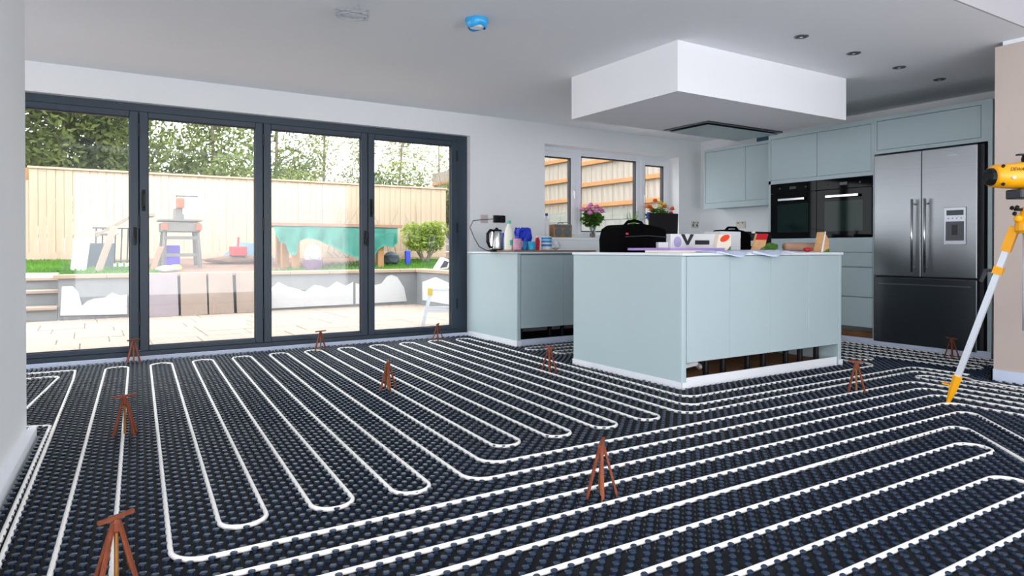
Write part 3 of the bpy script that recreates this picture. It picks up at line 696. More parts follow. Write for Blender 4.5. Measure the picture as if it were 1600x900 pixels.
b = bm_(); lathe(b, [(.032, SZ+.0005), (.034, SZ+.01), (.034, SZ+.19), (.015, SZ+.23), (.012, SZ+.255)], (x, 6.57, 0), 16); smooth(obj('body', b, 'white', t))
b = bm_(); lathe(b, [(.016, SZ+.2555), (.016, SZ+.285)], (x, 6.57, 0), 12); obj('cap', b, 'petal_blue', t)
def leafmesh(b, c, n, spread, size, seed, flat=False):
    rr = random.Random(seed); c = Vector(c)
    for _ in range(n):
        while True:
            d = Vector((rr.uniform(-1, 1), rr.uniform(-1, 1), rr.uniform(-1, 1)))
            if d.length <= 1: break
        p = c+Vector((d.x*spread[0], d.y*spread[1], d.z*spread[2]))
        u = Vector((rr.gauss(0, 1), rr.gauss(0, 1), rr.gauss(0, 1))).normalized(); v = u.orthogonal().normalized(); s = size*rr.uniform(.6, 1.3)
        vs = [b.verts.new(q) for q in (p-u*s, p+v*s*.5, p+u*s, p-v*s*.5)]; b.faces.new(vs)
    return b
def flower(b, c, r, seed):
    rr = random.Random(seed)
    for ring, (rad, lift, nn) in enumerate(((r, .25, 7), (r*.65, .6, 6), (r*.35, .9, 4))):
        for k in range(nn):
            a = 2*PI*k/nn+ring*.4+rr.uniform(-.1, .1); d = Vector((math.cos(a), math.sin(a), 0)); n_ = Vector((-d.y, d.x, 0)); up = Vector((0, 0, r*lift))
            c0 = Vector(c)
            vs = [b.verts.new(q) for q in (c0, c0+d*rad*.6+n_*rad*.45+up*.6, c0+d*rad+up, c0+d*rad*.6-n_*rad*.45+up*.6)]; b.faces.new(vs)
    blob(b, (c[0], c[1], c[2]+r*.4), r*.55, (1, 1, .9), 1)
# pink flowers
x = aty(926, 365, 6.5).x; t = thing('flower_vase', 'glass vase of pink roses on the window sill', 'flowers', (x, 6.5, SZ))
b = bm_(); lathe(b, [(.032, SZ+.0005), (.038, SZ+.03), (.036, SZ+.09), (.05, SZ+.15), (.047, SZ+.15), (.033, SZ+.09), (.034, SZ+.03), (.002, SZ+.006)], (x, 6.5, 0), 20); smooth(obj('vase', b, 'clear_plastic', t))
b = bm_(); lathe(b, [(.030, SZ+.008), (.032, SZ+.05), (.02, SZ+.06)], (x, 6.5, 0), 12); obj('pebbles', b, 'timber_brown', t)
b = bm_()
for k in range(9): a = k*.7; tube(b, [(x+.01*math.cos(a), 6.5+.01*math.sin(a), SZ+.06), (x+.1*math.cos(a), 6.5+.07*math.sin(a), SZ+.30)], .003, 5)
obj('stem', b, 'leaf_vase', t)
b = bm_(); leafmesh(b, (x, 6.5, SZ+.235), 420, (.155, .11, .11), .034, 11); obj('foliage', b, 'leaf_vase', t)
for k, (dx, dz, dy) in enumerate(((-.15, .33, 0), (-.10, .36, -.05), (-.10, .29, -.07), (-.03, .39, 0), (.03, .37, -.04), (.07, .34, -.06), (.15, .32, 0), (.0, .34, .06), (-.02, .31, -.08))):
    b = bm_(); flower(b, (x+dx, 6.5+dy, SZ+dz-.01), .062, k); obj('bloom', b, 'petal_pink', t)
# spider plant
x = aty(987, 368, 6.52).x; t = thing('potted_grass', 'thin leafed green plant in a white pot on the sill between the flowers', 'plant', (x, 6.52, SZ))
b = bm_(); lathe(b, [(.04, SZ+.0005), (.055, SZ+.09), (.05, SZ+.09), (.04, SZ+.07)], (x, 6.52, 0), 16); obj('pot', b, 'white', t)
b = bm_(); rr = random.Random(5)
for k in range(34):
    a = rr.uniform(0, 2*PI); L = rr.uniform(.12, .24); hgt = rr.uniform(.12, .27); n_ = Vector((-math.sin(a), math.cos(a), 0))*.006; prev = None
    for s in range(6):
        u = s/5; p_ = Vector((x+math.cos(a)*(.01+L*u*.8), 6.52+math.sin(a)*(.01+L*u*.45), SZ+.08+hgt*math.sin(u*2.1)/.95)); w_ = n_*(1-u*.8)
        cur = (b.verts.new(p_-w_), b.verts.new(p_+w_))
        if prev: b.faces.new((prev[0], prev[1], cur[1], cur[0]))
        prev = cur
obj('blade', b, 'grass_blade', t)
# orange flowers
x = aty(1027, 365, 6.5).x; t = thing('flower_vase', 'vase of orange tulips and blue flowers on the sill behind the black laptop', 'flowers', (x, 6.5, SZ))
b = bm_(); lathe(b, [(.045, SZ+.0005), (.05, SZ+.05), (.04, SZ+.13), (.055, SZ+.19), (.05, SZ+.19), (.035, SZ+.13), (.045, SZ+.05), (.002, SZ+.01)], (x, 6.5, 0), 20); smooth(obj('vase', b, 'white', t))
b = bm_(); leafmesh(b, (x+.02, 6.5, SZ+.30), 330, (.20, .10, .10), .036, 21); obj('foliage', b, 'leaf_vase', t)
for k, (dx, dz, m) in enumerate(((-.22, .39, 'petal_orange'), (-.15, .39, 'petal_orange'), (-.03, .48, 'petal_orange'), (.08, .40, 'petal_orange'), (.25, .38, 'petal_orange'), (-.10, .36, 'petal_orange'), (.20, .31, 'red'), (-.17, .29, 'petal_blue'), (.24, .29, 'petal_blue'), (-.20, .25, 'petal_blue'), (.03, .45, 'petal_yellow'), (.14, .43, 'petal_yellow'), (.0, .40, 'petal_yellow'))):
    b = bm_(); flower(b, (x+dx, 6.5-.05+.03*(k % 3), SZ+dz), .058, 40+k); obj('bloom', b, m, t)

# ---- on the island
def PI_(px, Yv, py=392): return aty(px, py, Yv).x
# black bag
Yb = 4.05; x0, x1 = PI_(953, Yb), PI_(1026, Yb)
t = thing('black_bag', 'soft black laptop bag with a grab handle lying on the island', 'bag', ((x0+x1)/2, Yb, WZ))
b = bm_(); prof = [(0, .02), (.02, .0), (.3, .0), (.72, .0), (.97, .0), (1, .04), (.99, .13), (.93, .185), (.8, .20), (.62, .215), (.45, .225), (.3, .20), (.15, .215), (.04, .185), (-.01, .10)]
L = x1-x0
n = len(prof); rings = []
for yy, k in ((-.15, .9), (-.135, .97), (-.10, 1.0), (.1, 1.0), (.135, .97), (.15, .9)):
    rings.append([b.verts.new((x0+L*(.5+(u-.5)*k), Yb+yy, WZ+.0008+max(0, (v-.1)*k+.1-.1*(1-k)*0) if v > 0.03 else WZ+.0008)) for u, v in prof])
for A, B in zip(rings, rings[1:]):
    for k in range(n): b.faces.new((A[k], A[(k+1) % n], B[(k+1) % n], B[k]))
b.faces.new(rings[0]); b.faces.new(rings[-1][::-1]); bmesh.ops.recalc_face_normals(b, faces=b.faces)
smooth(obj('body', b, 'fabric_black', t))
b = bm_(); xm = x0+L*.47; tube(b, [(xm-.11, Yb-.02, WZ+.205), (xm-.07, Yb-.02, WZ+.24), (xm, Yb-.02, WZ+.252), (xm+.07, Yb-.02, WZ+.24), (xm+.11, Yb-.02, WZ+.20)], .012, 8); smooth(obj('handle', b, 'fabric_black', t))
b = bm_(); tube(b, [(x0+L*.05, Yb-.153, WZ+.12), (x0+L*.5, Yb-.156, WZ+.13), (x0+L*.95, Yb-.153, WZ+.12)], .004, 6); obj('zip', b, 'charcoal', t)
b = bm_(); box(b, x0+.03, x0+.05, Yb-.158, Yb-.15, WZ+.135, WZ+.15); obj('zip_pull', b, 'red', t)
# laptop seen from behind
Yl = 4.36; x0, x1 = PI_(1013, Yl-.11), PI_(1058, Yl-.11)
t = thing('laptop', 'open black laptop with its lid back to the room', 'laptop', ((x0+x1)/2, Yl, WZ))
b = bm_(); prism(b, [(x0+.02, 0), (x1+.01, 0), (x1-.01, .315), (x0-.005, .315)], lambda u, v: Vector((u, Yl-.10-v*.1, WZ+.02+v)), lambda u, v: Vector((u, Yl-.085-v*.1, WZ+.02+v))); l = obj('lid', b, 'plastic_black', t)
b = bm_(); box(b, (x0+x1)/2-.09, (x0+x1)/2-.05, Yl-.128, Yl-.122, WZ+.19, WZ+.205); obj('badge', b, 'mesh_grey', l)
bx('keyboard_base', 'plastic_black', t, x0+.01, x1+.01, Yl-.10, Yl+.045, WZ+.0005, WZ+.02, .004)
# V box
Yv = 3.85; x0, x1 = PI_(1048, Yv), PI_(1086, Yv); hz = .112
t = thing('product_box', 'white box printed with a charcoal V and a lilac disc', 'box', ((x0+x1)/2, Yv, WZ))
bz = WZ+.0345
bx('carton', 'white', t, x0, x1, Yv, Yv+.12, bz, bz+hz, .001)
b = bm_(); cx = x0+(x1-x0)*.68; hw = .075
prism(b, [(cx-hw, hz-.001), (cx-hw*.45, hz-.001), (cx, hz*.5), (cx+hw*.45, hz-.001), (cx+hw, hz-.001), (cx+.012, hz*.22), (cx-.012, hz*.22)], lambda u, v: Vector((u, Yv-.0015, bz+v)), lambda u, v: Vector((u, Yv-.0003, bz+v))); obj('printed_letter', b, 'charcoal', t)
b = bm_(); lathe(b, [(.043, Yv-.0014), (.043, Yv-.0004)], (x0+.075, 0, bz+.048), 28, 'y'); obj('printed_disc', b, 'lilac_pale', t)
bx('small_lid', 'white', t, x0-.11, x0-.005, Yv+.02, Yv+.12, bz, bz+.045, .002)
x0, x1 = PI_(1087, Yv), PI_(1124, Yv)
t = thing('product_box', 'long white box with a dark oblong window, right of the V box', 'box', ((x0+x1)/2, Yv, WZ))
bx('carton', 'white', t, x0, x1, Yv+.02, Yv+.16, WZ+.003, WZ+.15, .001); bx('window_panel', 'charcoal', t, x0+.01, x1-.10, Yv+.0185, Yv+.0198, WZ+.062, WZ+.098)
bx('seal', 'charcoal', t, x1-.04, x1-.01, Yv+.0185, Yv+.0198, WZ+.06, WZ+.1)
x0, x1 = PI_(1125, 3.95), PI_(1157, 3.95)
t = thing('product_box', 'tall plain white box behind the cream pack with the red oval', 'box', ((x0+x1)/2, 3.95, WZ))
bx('carton', 'white', t, x0, x1, 3.95, 4.12, WZ+.003, WZ+.178, .001); bx('flap', 'paper', t, x0, x1, 3.948, 3.9498, WZ+.12, WZ+.174)
# papers and folders
def sheet(name, px0, px1, y0, y1, z0, z1, m, label, cat, rz=0.):
    ym = (y0+y1)/2; x0, x1 = PI_(px0, ym), PI_(px1, ym); c0 = Vector(((x0+x1)/2, ym, 0))
    b = bm_(); box(b, x0, x1, y0, y1, z0, z1, .0004)
    bmesh.ops.rotate(b, verts=b.verts, cent=c0, matrix=Matrix.Rotation(rz, 3, 'Z')); return tag(obj(name, b, m), label, cat)
sheet('booklet', 1024, 1090, 3.40, 3.62, WZ+.0005, WZ+.016, 'cream', 'cream booklet under the lilac folder', 'booklet', .05)
sheet('folder', 1010, 1090, 3.42, 3.95, WZ+.0165, WZ+.034, 'lilac', 'lilac folder lying under the V box', 'folder', -.04)
def droop(px0, px1, y1, th, label, seed):
    rr = random.Random(seed); x0, x1 = PI_(px0, 3.25), PI_(px1, 3.25); b = bm_(); NX, NY = 14, 8; y0 = 3.165; top, bot = [], []
    for lay, z0 in ((bot, .001), (top, th)):
        for i in range(NX+1):
            col = []
            for j in range(NY+1):
                u, v = i/NX, j/NY; y = y0+.03*math.sin(u*7+seed)*(1-v)+(y1-y0)*v; lift = .006*(1+math.sin(u*9+seed+v*4)) if z0 > .005 else 0
                edge = max(0, (3.204-y))*.45
                col.append(b.verts.new((x0+(x1-x0)*u+.03*v, y, WZ+z0+lift*.6+(.0006 if y > 3.2 else 0)-edge)))
            lay.append(col)
    for i in range(NX):
        for j in range(NY):
            b.faces.new((top[i][j], top[i+1][j], top[i+1][j+1], top[i][j+1])); b.faces.new((bot[i][j], bot[i][j+1], bot[i+1][j+1], bot[i+1][j]))
    for i in range(NX):
        b.faces.new((bot[i][0], bot[i+1][0], top[i+1][0], top[i][0])); b.faces.new((bot[i+1][NY], bot[i][NY], top[i][NY], top[i+1][NY]))
    for j in range(NY):
        b.faces.new((bot[0][j+1], bot[0][j], top[0][j], top[0][j+1])); b.faces.new((bot[NX][j], bot[NX][j+1], top[NX][j+1], top[NX][j]))
    bmesh.ops.recalc_face_normals(b, faces=b.faces); tag(obj('paper_pile', b, 'paper_blue'), label, 'papers')
droop(1108, 1163, 3.40, .008, 'loose papers drooping over the near island edge in front of the cream pack', 1)
droop(1166, 1228, 3.47, .012, 'thicker pile of papers drooping over the edge below the leaning red pack', 2)
sheet('paper_pile', 1205, 1262, 3.55, 3.88, WZ+.0005, WZ+.007, 'paper', 'white papers beneath the brown paper roll', 'papers', .1)
# leaning packs
def pack(px, Yv, wd, hh, lean, tip, body, label):
    x = PI_(px, Yv); z0 = WZ+.001; t = thing('food_pack', label, 'packet', (x, Yv, WZ))
    def fr(dy): return lambda u, v: Vector((x+u+tip*v, Yv+dy+lean*v, z0+v))
    b = bm_(); prism(b, [(-wd/2, 0), (wd/2, 0), (wd/2, hh), (-wd/2, hh)], fr(0), fr(.018)); obj('pouch', b, body, t)
    b = bm_(); prism(b, [(-wd/2, hh*.66), (wd/2, hh*.66), (wd/2, hh), (-wd/2, hh)], fr(-.0012), fr(-.0003)); obj('red_header', b, 'red', t)
    b = bm_(); prism(b, [(-wd*.1, 0), (wd/2, 0), (wd/2, hh*.35), (wd*.2, hh*.2)], fr(-.0012), fr(-.0003)); obj('leaf_print', b, 'salad', t)
x = PI_(1130, 3.45); z0 = WZ+.001
t = thing('food_pack', 'cream pack with a tilted red oval logo standing on the papers', 'packet', (x, 3.45, WZ))
b = bm_(); prism(b, [(-.085, 0), (.085, 0), (.105, .135), (-.03, .135)], lambda u, v: Vector((x+u, 3.45+v*.1, z0+v)), lambda u, v: Vector((x+u, 3.49+v*.1, z0+v*.99))); obj('pouch', b, 'cream', t)
b = bm_(); prism(b, [(.03+.055*math.cos(a*PI/8), .106+.024*math.sin(a*PI/8)+.014*math.cos(a*PI/8)) for a in range(16)], lambda u, v: Vector((x+u, 3.4485+v*.1, z0+v)), lambda u, v: Vector((x+u, 3.4497+v*.1, z0+v))); obj('red_logo', b, 'orange_red', t)
b = bm_(); prism(b, [(.03, .002), (.083, .002), (.088, .05)], lambda u, v: Vector((x+u, 3.4485+v*.1, z0+v)), lambda u, v: Vector((x+u, 3.4497+v*.1, z0+v))); obj('leaf_print', b, 'salad', t)
pack(1184, 3.52, .14, .15, .3, .8, 'sandwich', 'pack with a red header leaning to the right on the papers')
x = PI_(1203, 3.75); b = bm_(); blob(b, (x, 3.75, WZ+.047), .06, (1.5, 1, .62), 2, .18, 9); tag(obj('salad_bag', b, 'salad'), 'green salad bag behind the leaning red pack', 'bag')
b = bm_(); x0, x1 = PI_(1227, 3.7), PI_(1268, 3.7); tube(b, [(x0, 3.7, WZ+.046), (x1, 3.66, WZ+.046)], .036, 16); t = obj('paper_roll', b, 'kraft'); tag(smooth(t), 'roll of brown paper lying on the island', 'paper roll')
b = bm_(); blob(b, (PI_(1262, 3.42), 3.42, WZ+.021), .035, (1.3, .8, .55), 2, .15, 4); tag(obj('red_wrapper', b, 'red'), 'crumpled red wrapper near the wedge sandwich', 'wrapper')
x = PI_(1284, 3.36); t = thing('sandwich_pack', 'wedge shaped sandwich pack standing at the right end of the island', 'sandwich', (x, 3.36, WZ))
b = bm_(); prism(b, [(-.055, 0), (.055, 0), (.052, .10), (-.005, .165)], lambda u, v: Vector((x+u, 3.33, WZ+.001+v)), lambda u, v: Vector((x+u, 3.40, WZ+.001+v))); obj('wedge', b, 'sandwich', t)
b = bm_(); prism(b, [(-.058, 0), (-.035, 0), (.006, .168), (-.006, .17)], lambda u, v: Vector((x+u, 3.326, WZ+.001+v)), lambda u, v: Vector((x+u, 3.329, WZ+.001+v))); obj('clear_film', b, 'white', t)
b = bm_(); prism(b, [(-.02, 0), (.055, 0), (.054, .03), (.02, .022)], lambda u, v: Vector((x+u, 3.325, WZ+.001+v)), lambda u, v: Vector((x+u, 3.3295, WZ+.001+v))); obj('lettuce', b, 'salad', t)
x = PI_(1177, 4.2); t = thing('water_bottle', 'small clear bottle with a white label behind the packs', 'bottle', (x, 4.2, WZ))
b = bm_(); lathe(b, [(.034, WZ+.0005), (.036, WZ+.01), (.036, WZ+.12), (.016, WZ+.165), (.016, WZ+.175)], (x, 4.2, 0), 16); smooth(obj('body', b, 'clear_plastic', t))
b = bm_(); lathe(b, [(.0366, WZ+.055), (.0366, WZ+.105)], (x, 4.2, 0), 16); obj('label', b, 'white', t)
b = bm_(); lathe(b, [(.018, WZ+.1755), (.018, WZ+.195)], (x, 4.2, 0), 12); obj('cap', b, 'white', t)
# black things behind
x0, x1 = PI_(1114, 4.3), PI_(1160, 4.3)
b = bm_()
t = thing('black_bag', 'black rucksack lying flat behind the white boxes', 'bag', ((x0+x1)/2, 4.3, WZ))
prof = [(0, 0), (1, 0), (1.02, .08), (.97, .16), (.75, .195), (.5, .21), (.3, .205), (.12, .165), (0, .12)]
prism(b, [(x0+(x1-x0)*u, v) for u, v in prof], lambda u, v: Vector((u, 4.20, WZ+.001+v)), lambda u, v: Vector((u, 4.39, WZ+.001+v)))
obj('body', b, 'fabric_black', t)
b = bm_(); xm = x0+(x1-x0)*.55; tube(b, [(xm-.09, 4.27, WZ+.2), (xm-.05, 4.27, WZ+.228), (xm+.05, 4.27, WZ+.228), (xm+.09, 4.27, WZ+.195)], .012, 6); obj('handle', b, 'fabric_black', t)
x0, x1 = PI_(1158, 4.32), PI_(1199, 4.32)
t = thing('tool_case', 'low black case behind the clear bottle', 'case', ((x0+x1)/2, 4.32, WZ)); bx('body', 'plastic_black', t, x0, x1, 4.27, 4.40, WZ+.0005, WZ+.195, .012, 2); bx('clasp', 'charcoal', t, (x0+x1)/2-.02, (x0+x1)/2+.02, 4.262, 4.2695, WZ+.06, WZ+.09)

# ================================================================== LASER LEVEL ON TRIPOD
D_ = 3.75; ax = _O+ray(1606, 390)*D_; TX, TY = ax.x, ax.y
zz = lambda py: CAMH+(390-py)/FPX*D_
t = thing('tripod', 'yellow and aluminium tripod standing at the right edge', 'tripod', (TX, TY, 0))
hub = zz(352)
b = bm_(); lathe(b, [(.05, hub-.045), (.062, hub-.03), (.062, hub+.01), (.045, hub+.03), (.034, hub+.09), (.026, hub+.10)], (TX, TY, 0), 18); obj('hub', b, 'yellow_plastic', t)
b = bm_(); tube(b, [(TX, TY, zz(517)), (TX, TY, hub-.046)], .024, 14); col = smooth(obj('centre_column', b, 'ali', t))
b = bm_(); tube(b, [(TX, TY, hub+.1005), (TX, TY, zz(308))], .016, 12); obj('upper_column', b, 'chrome', t)
b = bm_(); lathe(b, [(.06, zz(308)), (.06, zz(304))], (TX, TY, 0), 20); obj('mount_plate', b, 'yellow_plastic', t)
foot = atz(1481, 634, .0)
f0 = Vector((foot.x-TX, foot.y-TY, 0)); rad = f0.length; a0 = math.atan2(f0.y, f0.x)
for k in range(3):
    a = a0+k*2*PI/3; d = Vector((math.cos(a), math.sin(a), 0)); A = Vector((TX, TY, hub-.01))+d*.06; B = Vector((TX, TY, .02))+d*rad
    at_ = lambda u: A.lerp(B, u)
    b = bm_(); bar(b, at_(.10), at_(.86), .032, .02, d.cross(Vector((0,0,1)))); leg = obj('leg', b, 'ali', t)
    b = bm_(); bar(b, at_(0), at_(.13), .046, .034, d.cross(Vector((0,0,1)))); obj('leg_joint', b, 'yellow_plastic', leg)
    b = bm_(); tube(b, [at_(.84), at_(.93), at_(1.0)], [.026, .022, .010], 8); obj('foot', b, 'yellow_plastic', leg)
    b = bm_(); sd = d; bar(b, at_(.90)+sd*.005, at_(.90)+sd*.06+Vector((0,0,.01)), .04, .008); obj('foot_tread', b, 'yellow_plastic', leg)
    b = bm_(); bar(b, at_(.215), at_(.255), .048, .036, d.cross(Vector((0,0,1)))); cl = obj('clamp', b, 'yellow_plastic', leg)
    b = bm_(); tube(b, [at_(.235)+d*.02, at_(.235)+d*.06+Vector((0,0,.0)), at_(.27)+d*.075+Vector((0,0,-.03))], [.012, .014, .01], 6); obj('clamp_lever', b, 'charcoal', leg)
b = bm_(); tube(b, [(TX-.01*_R.x, TY-.01*_R.y, zz(328)), (TX-.075*_R.x, TY-.075*_R.y, zz(328))], .008, 8); kn = Vector((TX, TY, zz(328)))-_R*.075
for k in range(3):
    a = 2*PI*k/3+.5; p_ = kn+_F*(.022*math.cos(a))+Vector((0,0,.022*math.sin(a))); blob(b, p_, .013, (1, 1, 1), 1)
obj('crank_knob', b, 'plastic_black', t)
b = bm_(); blob(b, Vector((TX, TY, zz(342)))-_R*.055, .022, (1, 1, 1), 2); obj('lock_ball', b, 'yellow_plastic', t)
# laser: long axis in image plane
Lc = Vector((TX, TY, 0)); ux, uy = _R.x, _R.y
t = thing('laser_level', 'yellow and black optical level with a black lens on the tripod', 'level', (TX, TY, zz(303)))
def LP(u, v, z): return Vector((TX+_R.x*u+_F.x*v, TY+_R.y*u+_F.y*v, z))
zc = zz(277)
b = bm_(); n = 16; rings = []
for u, r, dz in ((-.205, .058, .004), (-.195, .076, .004), (-.12, .084, .004), (-.06, .09, .008), (.10, .095, .01), (.18, .085, .006), (.21, .065, 0)):
    rings.append([b.verts.new(LP(u, math.cos(2*PI*k/n)*r*.9, zc+dz+math.copysign(abs(math.sin(2*PI*k/n))**.75, math.sin(2*PI*k/n))*r*.82)) for k in range(n)])
for A, B in zip(rings, rings[1:]):
    for k in range(n): b.faces.new((A[k], A[(k+1) % n], B[(k+1) % n], B[k]))
b.faces.new(rings[0][::-1]); b.faces.new(rings[-1]); bmesh.ops.recalc_face_normals(b, faces=b.faces)
smooth(obj('housing', b, 'yellow_plastic', t))
b = bm_(); tube(b, [LP(-.204, 0, zc), LP(-.225, 0, zc), LP(-.237, 0, zc)], [.050, .046, .028], 16); obj('lens', b, 'plastic_black', t)
b = bm_(); box(b, -.085, .1, -.06, .06, zz(312)+.003, zz(297)+.002, .006)
for v in b.verts: v.co = LP(v.co.x, v.co.y, v.co.z)
bmesh.ops.recalc_face_normals(b, faces=b.faces); obj('base', b, 'charcoal', t)
b = bm_(); tube(b, [LP(.0, 0, zc+.082), LP(.0, 0, zc+.10), LP(.0, 0, zc+.125)], [.03, .034, .026], 12); bar(b, LP(-.06, 0, zc+.123), LP(.05, 0, zc+.126), .03, .008); obj('top_sight', b, 'plastic_black', t)
b = bm_()
for u, z in ((-.183, .054), (-.04, .05), (-.183, -.046)): blob(b, LP(u, -.062, zc+z), .0105, (1, 1, 1), 1)
obj('screw', b, 'plastic_black', t)
b = bm_(); blob(b, LP(-.135, -.076, zc-.012), .011, (1, 1, 1), 1); obj('adjust_button', b, 'white', t)
tx = bpy.data.curves.new('lettering', 'FONT'); tx.body = 'DEWALT'; tx.size = .026; tx.extrude = .0006; tx.align_x = 'CENTER'; tx.shear = .2
o = bpy.data.objects.new('tmp_text', tx); C.objects.link(o)
dg = bpy.context.evaluated_depsgraph_get(); me = bpy.data.meshes.new_from_object(o.evaluated_get(dg)); bpy.data.objects.remove(o)
me.materials.append(M['plastic_black']); o = bpy.data.objects.new('lettering', me); C.objects.link(o)
Zv = Vector((0, 0, 1)); mtx = Matrix((( _R.x, 0, -_F.x, 0), (_R.y, 0, -_F.y, 0), (0, 1, 0, 0), (0, 0, 0, 1)))
pos = LP(-.105, -.0785, zc+.026); o.matrix_world = Matrix.Translation(pos) @ mtx
loc, rot, sc = o.matrix_world.decompose(); o.location = loc; o.rotation_euler = rot.to_euler(); setp(o, t)

# ================================================================== GARDEN
PZ0 = .02
pt = thing('patio', 'pale sandstone paved patio outside the glass doors', 'patio', (1.5, 8.6, 0))
bx('bed', 'joint', pt, -7, 4.7, 6.78, 10.55, -.1, PZ0-.008)
bx('bed', 'flag', pt, -7, -3.22, 2, 6.775, -.1, PZ0)
rr = random.Random(3); ysl = 6.80; rowi = 0
cache = {}
while ysl < 10.5:
    d = (.45, .6, .45, .6)[rowi % 4]; d = min(d, 10.54-ysl); xsl = -3.5-rr.uniform(0, .4)
    while xsl < 4.6:
        L = rr.choice((.45, .6, .75, .9)); L = min(L, 4.72-xsl)
        if L > .05 and d > .05:
            key = (round(L, 2), round(d, 2))
            if key not in cache:
                b = bm_(); box(b, .005, L-.005, .005, d-.005, -.02, 0, .003); me = bpy.data.meshes.new('flagstone'); b.to_mesh(me); b.free(); me.materials.append(M['flag']); cache[key] = me
            o = bpy.data.objects.new('flagstone', cache[key]); C.objects.link(o); o.location = (xsl, ysl, PZ0+rr.uniform(-.002, .002)); setp(o, pt)
        xsl += L
    ysl += d; rowi += 1
# retaining wall with coping
RY = 10.56; RT = .56
rw = thing('retaining_wall', 'low grey garden wall with half finished white render behind the patio', 'garden wall', (2, RY, 0))
bx('wall_body', 'retain', rw, -.32, 4.95, RY, RY+.22, 0, RT)
bx('wall_body', 'retain', rw, 4.73, 4.95, 6.9, RY-.001, 0, RT)
x = -.38
while x < 4.7:
    L = min(.6, 4.69-x); bx('coping_stone', 'coping', rw, x+.002, x+L-.002, RY-.04, RY+.26, RT+.001, RT+.05, .004); x += .6
y = 6.9
while y < RY-.05:
    L = min(.6, RY+.26-y); bx('coping_stone', 'coping', rw, 4.692, 4.99, y+.002, y+L-.002, RT+.001, RT+.05, .004); y += .6
def coat(poly, fn0, fn1): b = bm_(); prism(b, poly, fn0, fn1); obj('render_coat', b, 'render_white', rw)
f0_ = lambda u, v: Vector((u, RY-.012, v)); f1_ = lambda u, v: Vector((u, RY-.0005, v))
coat([(-.30, .08), (.46, .06), (.46, .33), (.38, .32), (.28, .36), (.20, .30), (.08, .29), (0, .26), (-.06, .2), (-.10, .38), (-.16, .46), (-.28, .46)], f0_, f1_)
coat([(2.1, .05), (3.62, .06), (3.62, .42), (3.5, .36), (3.35, .43), (3.2, .33), (3.1, .37), (3.0, .39), (2.85, .29), (2.72, .34), (2.6, .37), (2.45, .45), (2.35, .36), (2.2, .38), (2.1, .42)], f0_, f1_)
coat([(3.66, .06), (4.55, .07), (4.5, .3), (4.38, .48), (4.28, .52), (4.2, .5), (4.1, .38), (4.0, .36), (3.9, .42), (3.8, .36), (3.66, .40)], f0_, f1_)
f0_ = lambda u, v: Vector((4.718, u, v)); f1_ = lambda u, v: Vector((4.7295, u, v))
coat([(10.3, .10), (10.3, .40), (9.8, .50), (9.3, .42), (8.6, .5), (8.0, .4), (8.0, .08)], f0_, f1_)
sp = thing('garden_steps', 'two pale stone steps at the left end of the garden wall', 'steps', (-1.6, 10.7, 0))
for i, (y0, z) in enumerate(((10.56, .20), (10.86, .40), (11.16, .56))):
    bx('riser', 'retain', sp, -3.6, -.33, y0, y0+.30, 0, z-.04); bx('tread', 'flag', sp, -3.6, -.33, y0-.04, y0+.31, z-.039, z, .004)
# leaning paving slabs
for i, (a, c_, m, lb) in enumerate(((.70, 1.07, 'slab_a', 'mauve paving slab leaning on the garden wall, first from the left'), (1.10, 1.44, 'slab_b', 'brown paving slab leaning on the garden wall, second from the left'), (1.46, 1.79, 'slab_b', 'brown paving slab leaning on the garden wall, third from the left'), (1.83, 2.20, 'slab_b', 'brown paving slab leaning on the garden wall, rightmost and cut by the door post'))):
    b = bm_(); prism(b, [(a, 0), (c_, 0), (c_-.005, .57), (a+.004, .575)], lambda u, v: Vector((u, RY-.20+v*.20, PZ0+.003+v)), lambda u, v: Vector((u, RY-.16+v*.20, PZ0+.003+v)))
    tag(obj('paving_slab', b, m), lb, 'slab', 'paving slabs leaning on the wall')
# hop-up
q = atz(660, 512, PZ0); hx, hy = q.x, q.y
t = thing('work_platform', 'aluminium hop-up step with yellow corners on the patio', 'step', (hx, hy, PZ0))
top = .43
for dy in (0, .4):
    for x0, x1 in ((hx, hx+.10), (hx+.72, hx+.62)):
        b = bm_(); bar(b, (x0, hy+dy, PZ0+.004), (x1, hy+dy, PZ0+top), .025, .04); obj('leg', b, 'ali', t)
    b = bm_(); bar(b, (hx+.05, hy+dy, PZ0+.2), (hx+.66, hy+dy, PZ0+.2), .02, .03); obj('rung', b, 'ali', t)
bx('platform', 'ali', t, hx+.08, hx+.64, hy-.02, hy+.42, PZ0+top, PZ0+top+.035, .004)
for x in (hx+.06, hx+.60): bx('corner_cap', 'yellow_cap', t, x, x+.06, hy-.035, hy-.021, PZ0+top-.05, PZ0+top+.04, .004)
t.rotation_euler = (0, 0, -.45)
# ground
gz = lambda y: .56+.081*(y-10.8)
b = bm_(); vs = [b.verts.new(p_) for p_ in ((-9, 11.46, gz(11.46)), (-.33, 11.46, gz(11.46)), (-.33, 10.782, gz(10.782)), (4.95, 10.782, gz(10.782)), (4.95, 6.9, .5), (14, 6.9, .5), (14, 26, gz(14)), (-9, 26, gz(14)))]
mid = [b.verts.new((x, 14, gz(14))) for x in (-9, 14)]
b.faces.new((vs[0], vs[1], vs[2], vs[3], mid[1], mid[0])); b.faces.new((vs[3], vs[4], vs[5], mid[1])); b.faces.new((mid[0], mid[1], vs[6], vs[7]))
struct(obj('ground', b, 'soil'))
b = bm_(); vs = [b.verts.new((x, y, gz(y)+.004)) for x, y in ((-4, 11.47), (-.34, 11.47), (-.34, 10.83), (.9, 10.83), (.9, 12.2), (.2, 13.3), (-4, 13.3))]; b.faces.new(vs)
rr = random.Random(2)
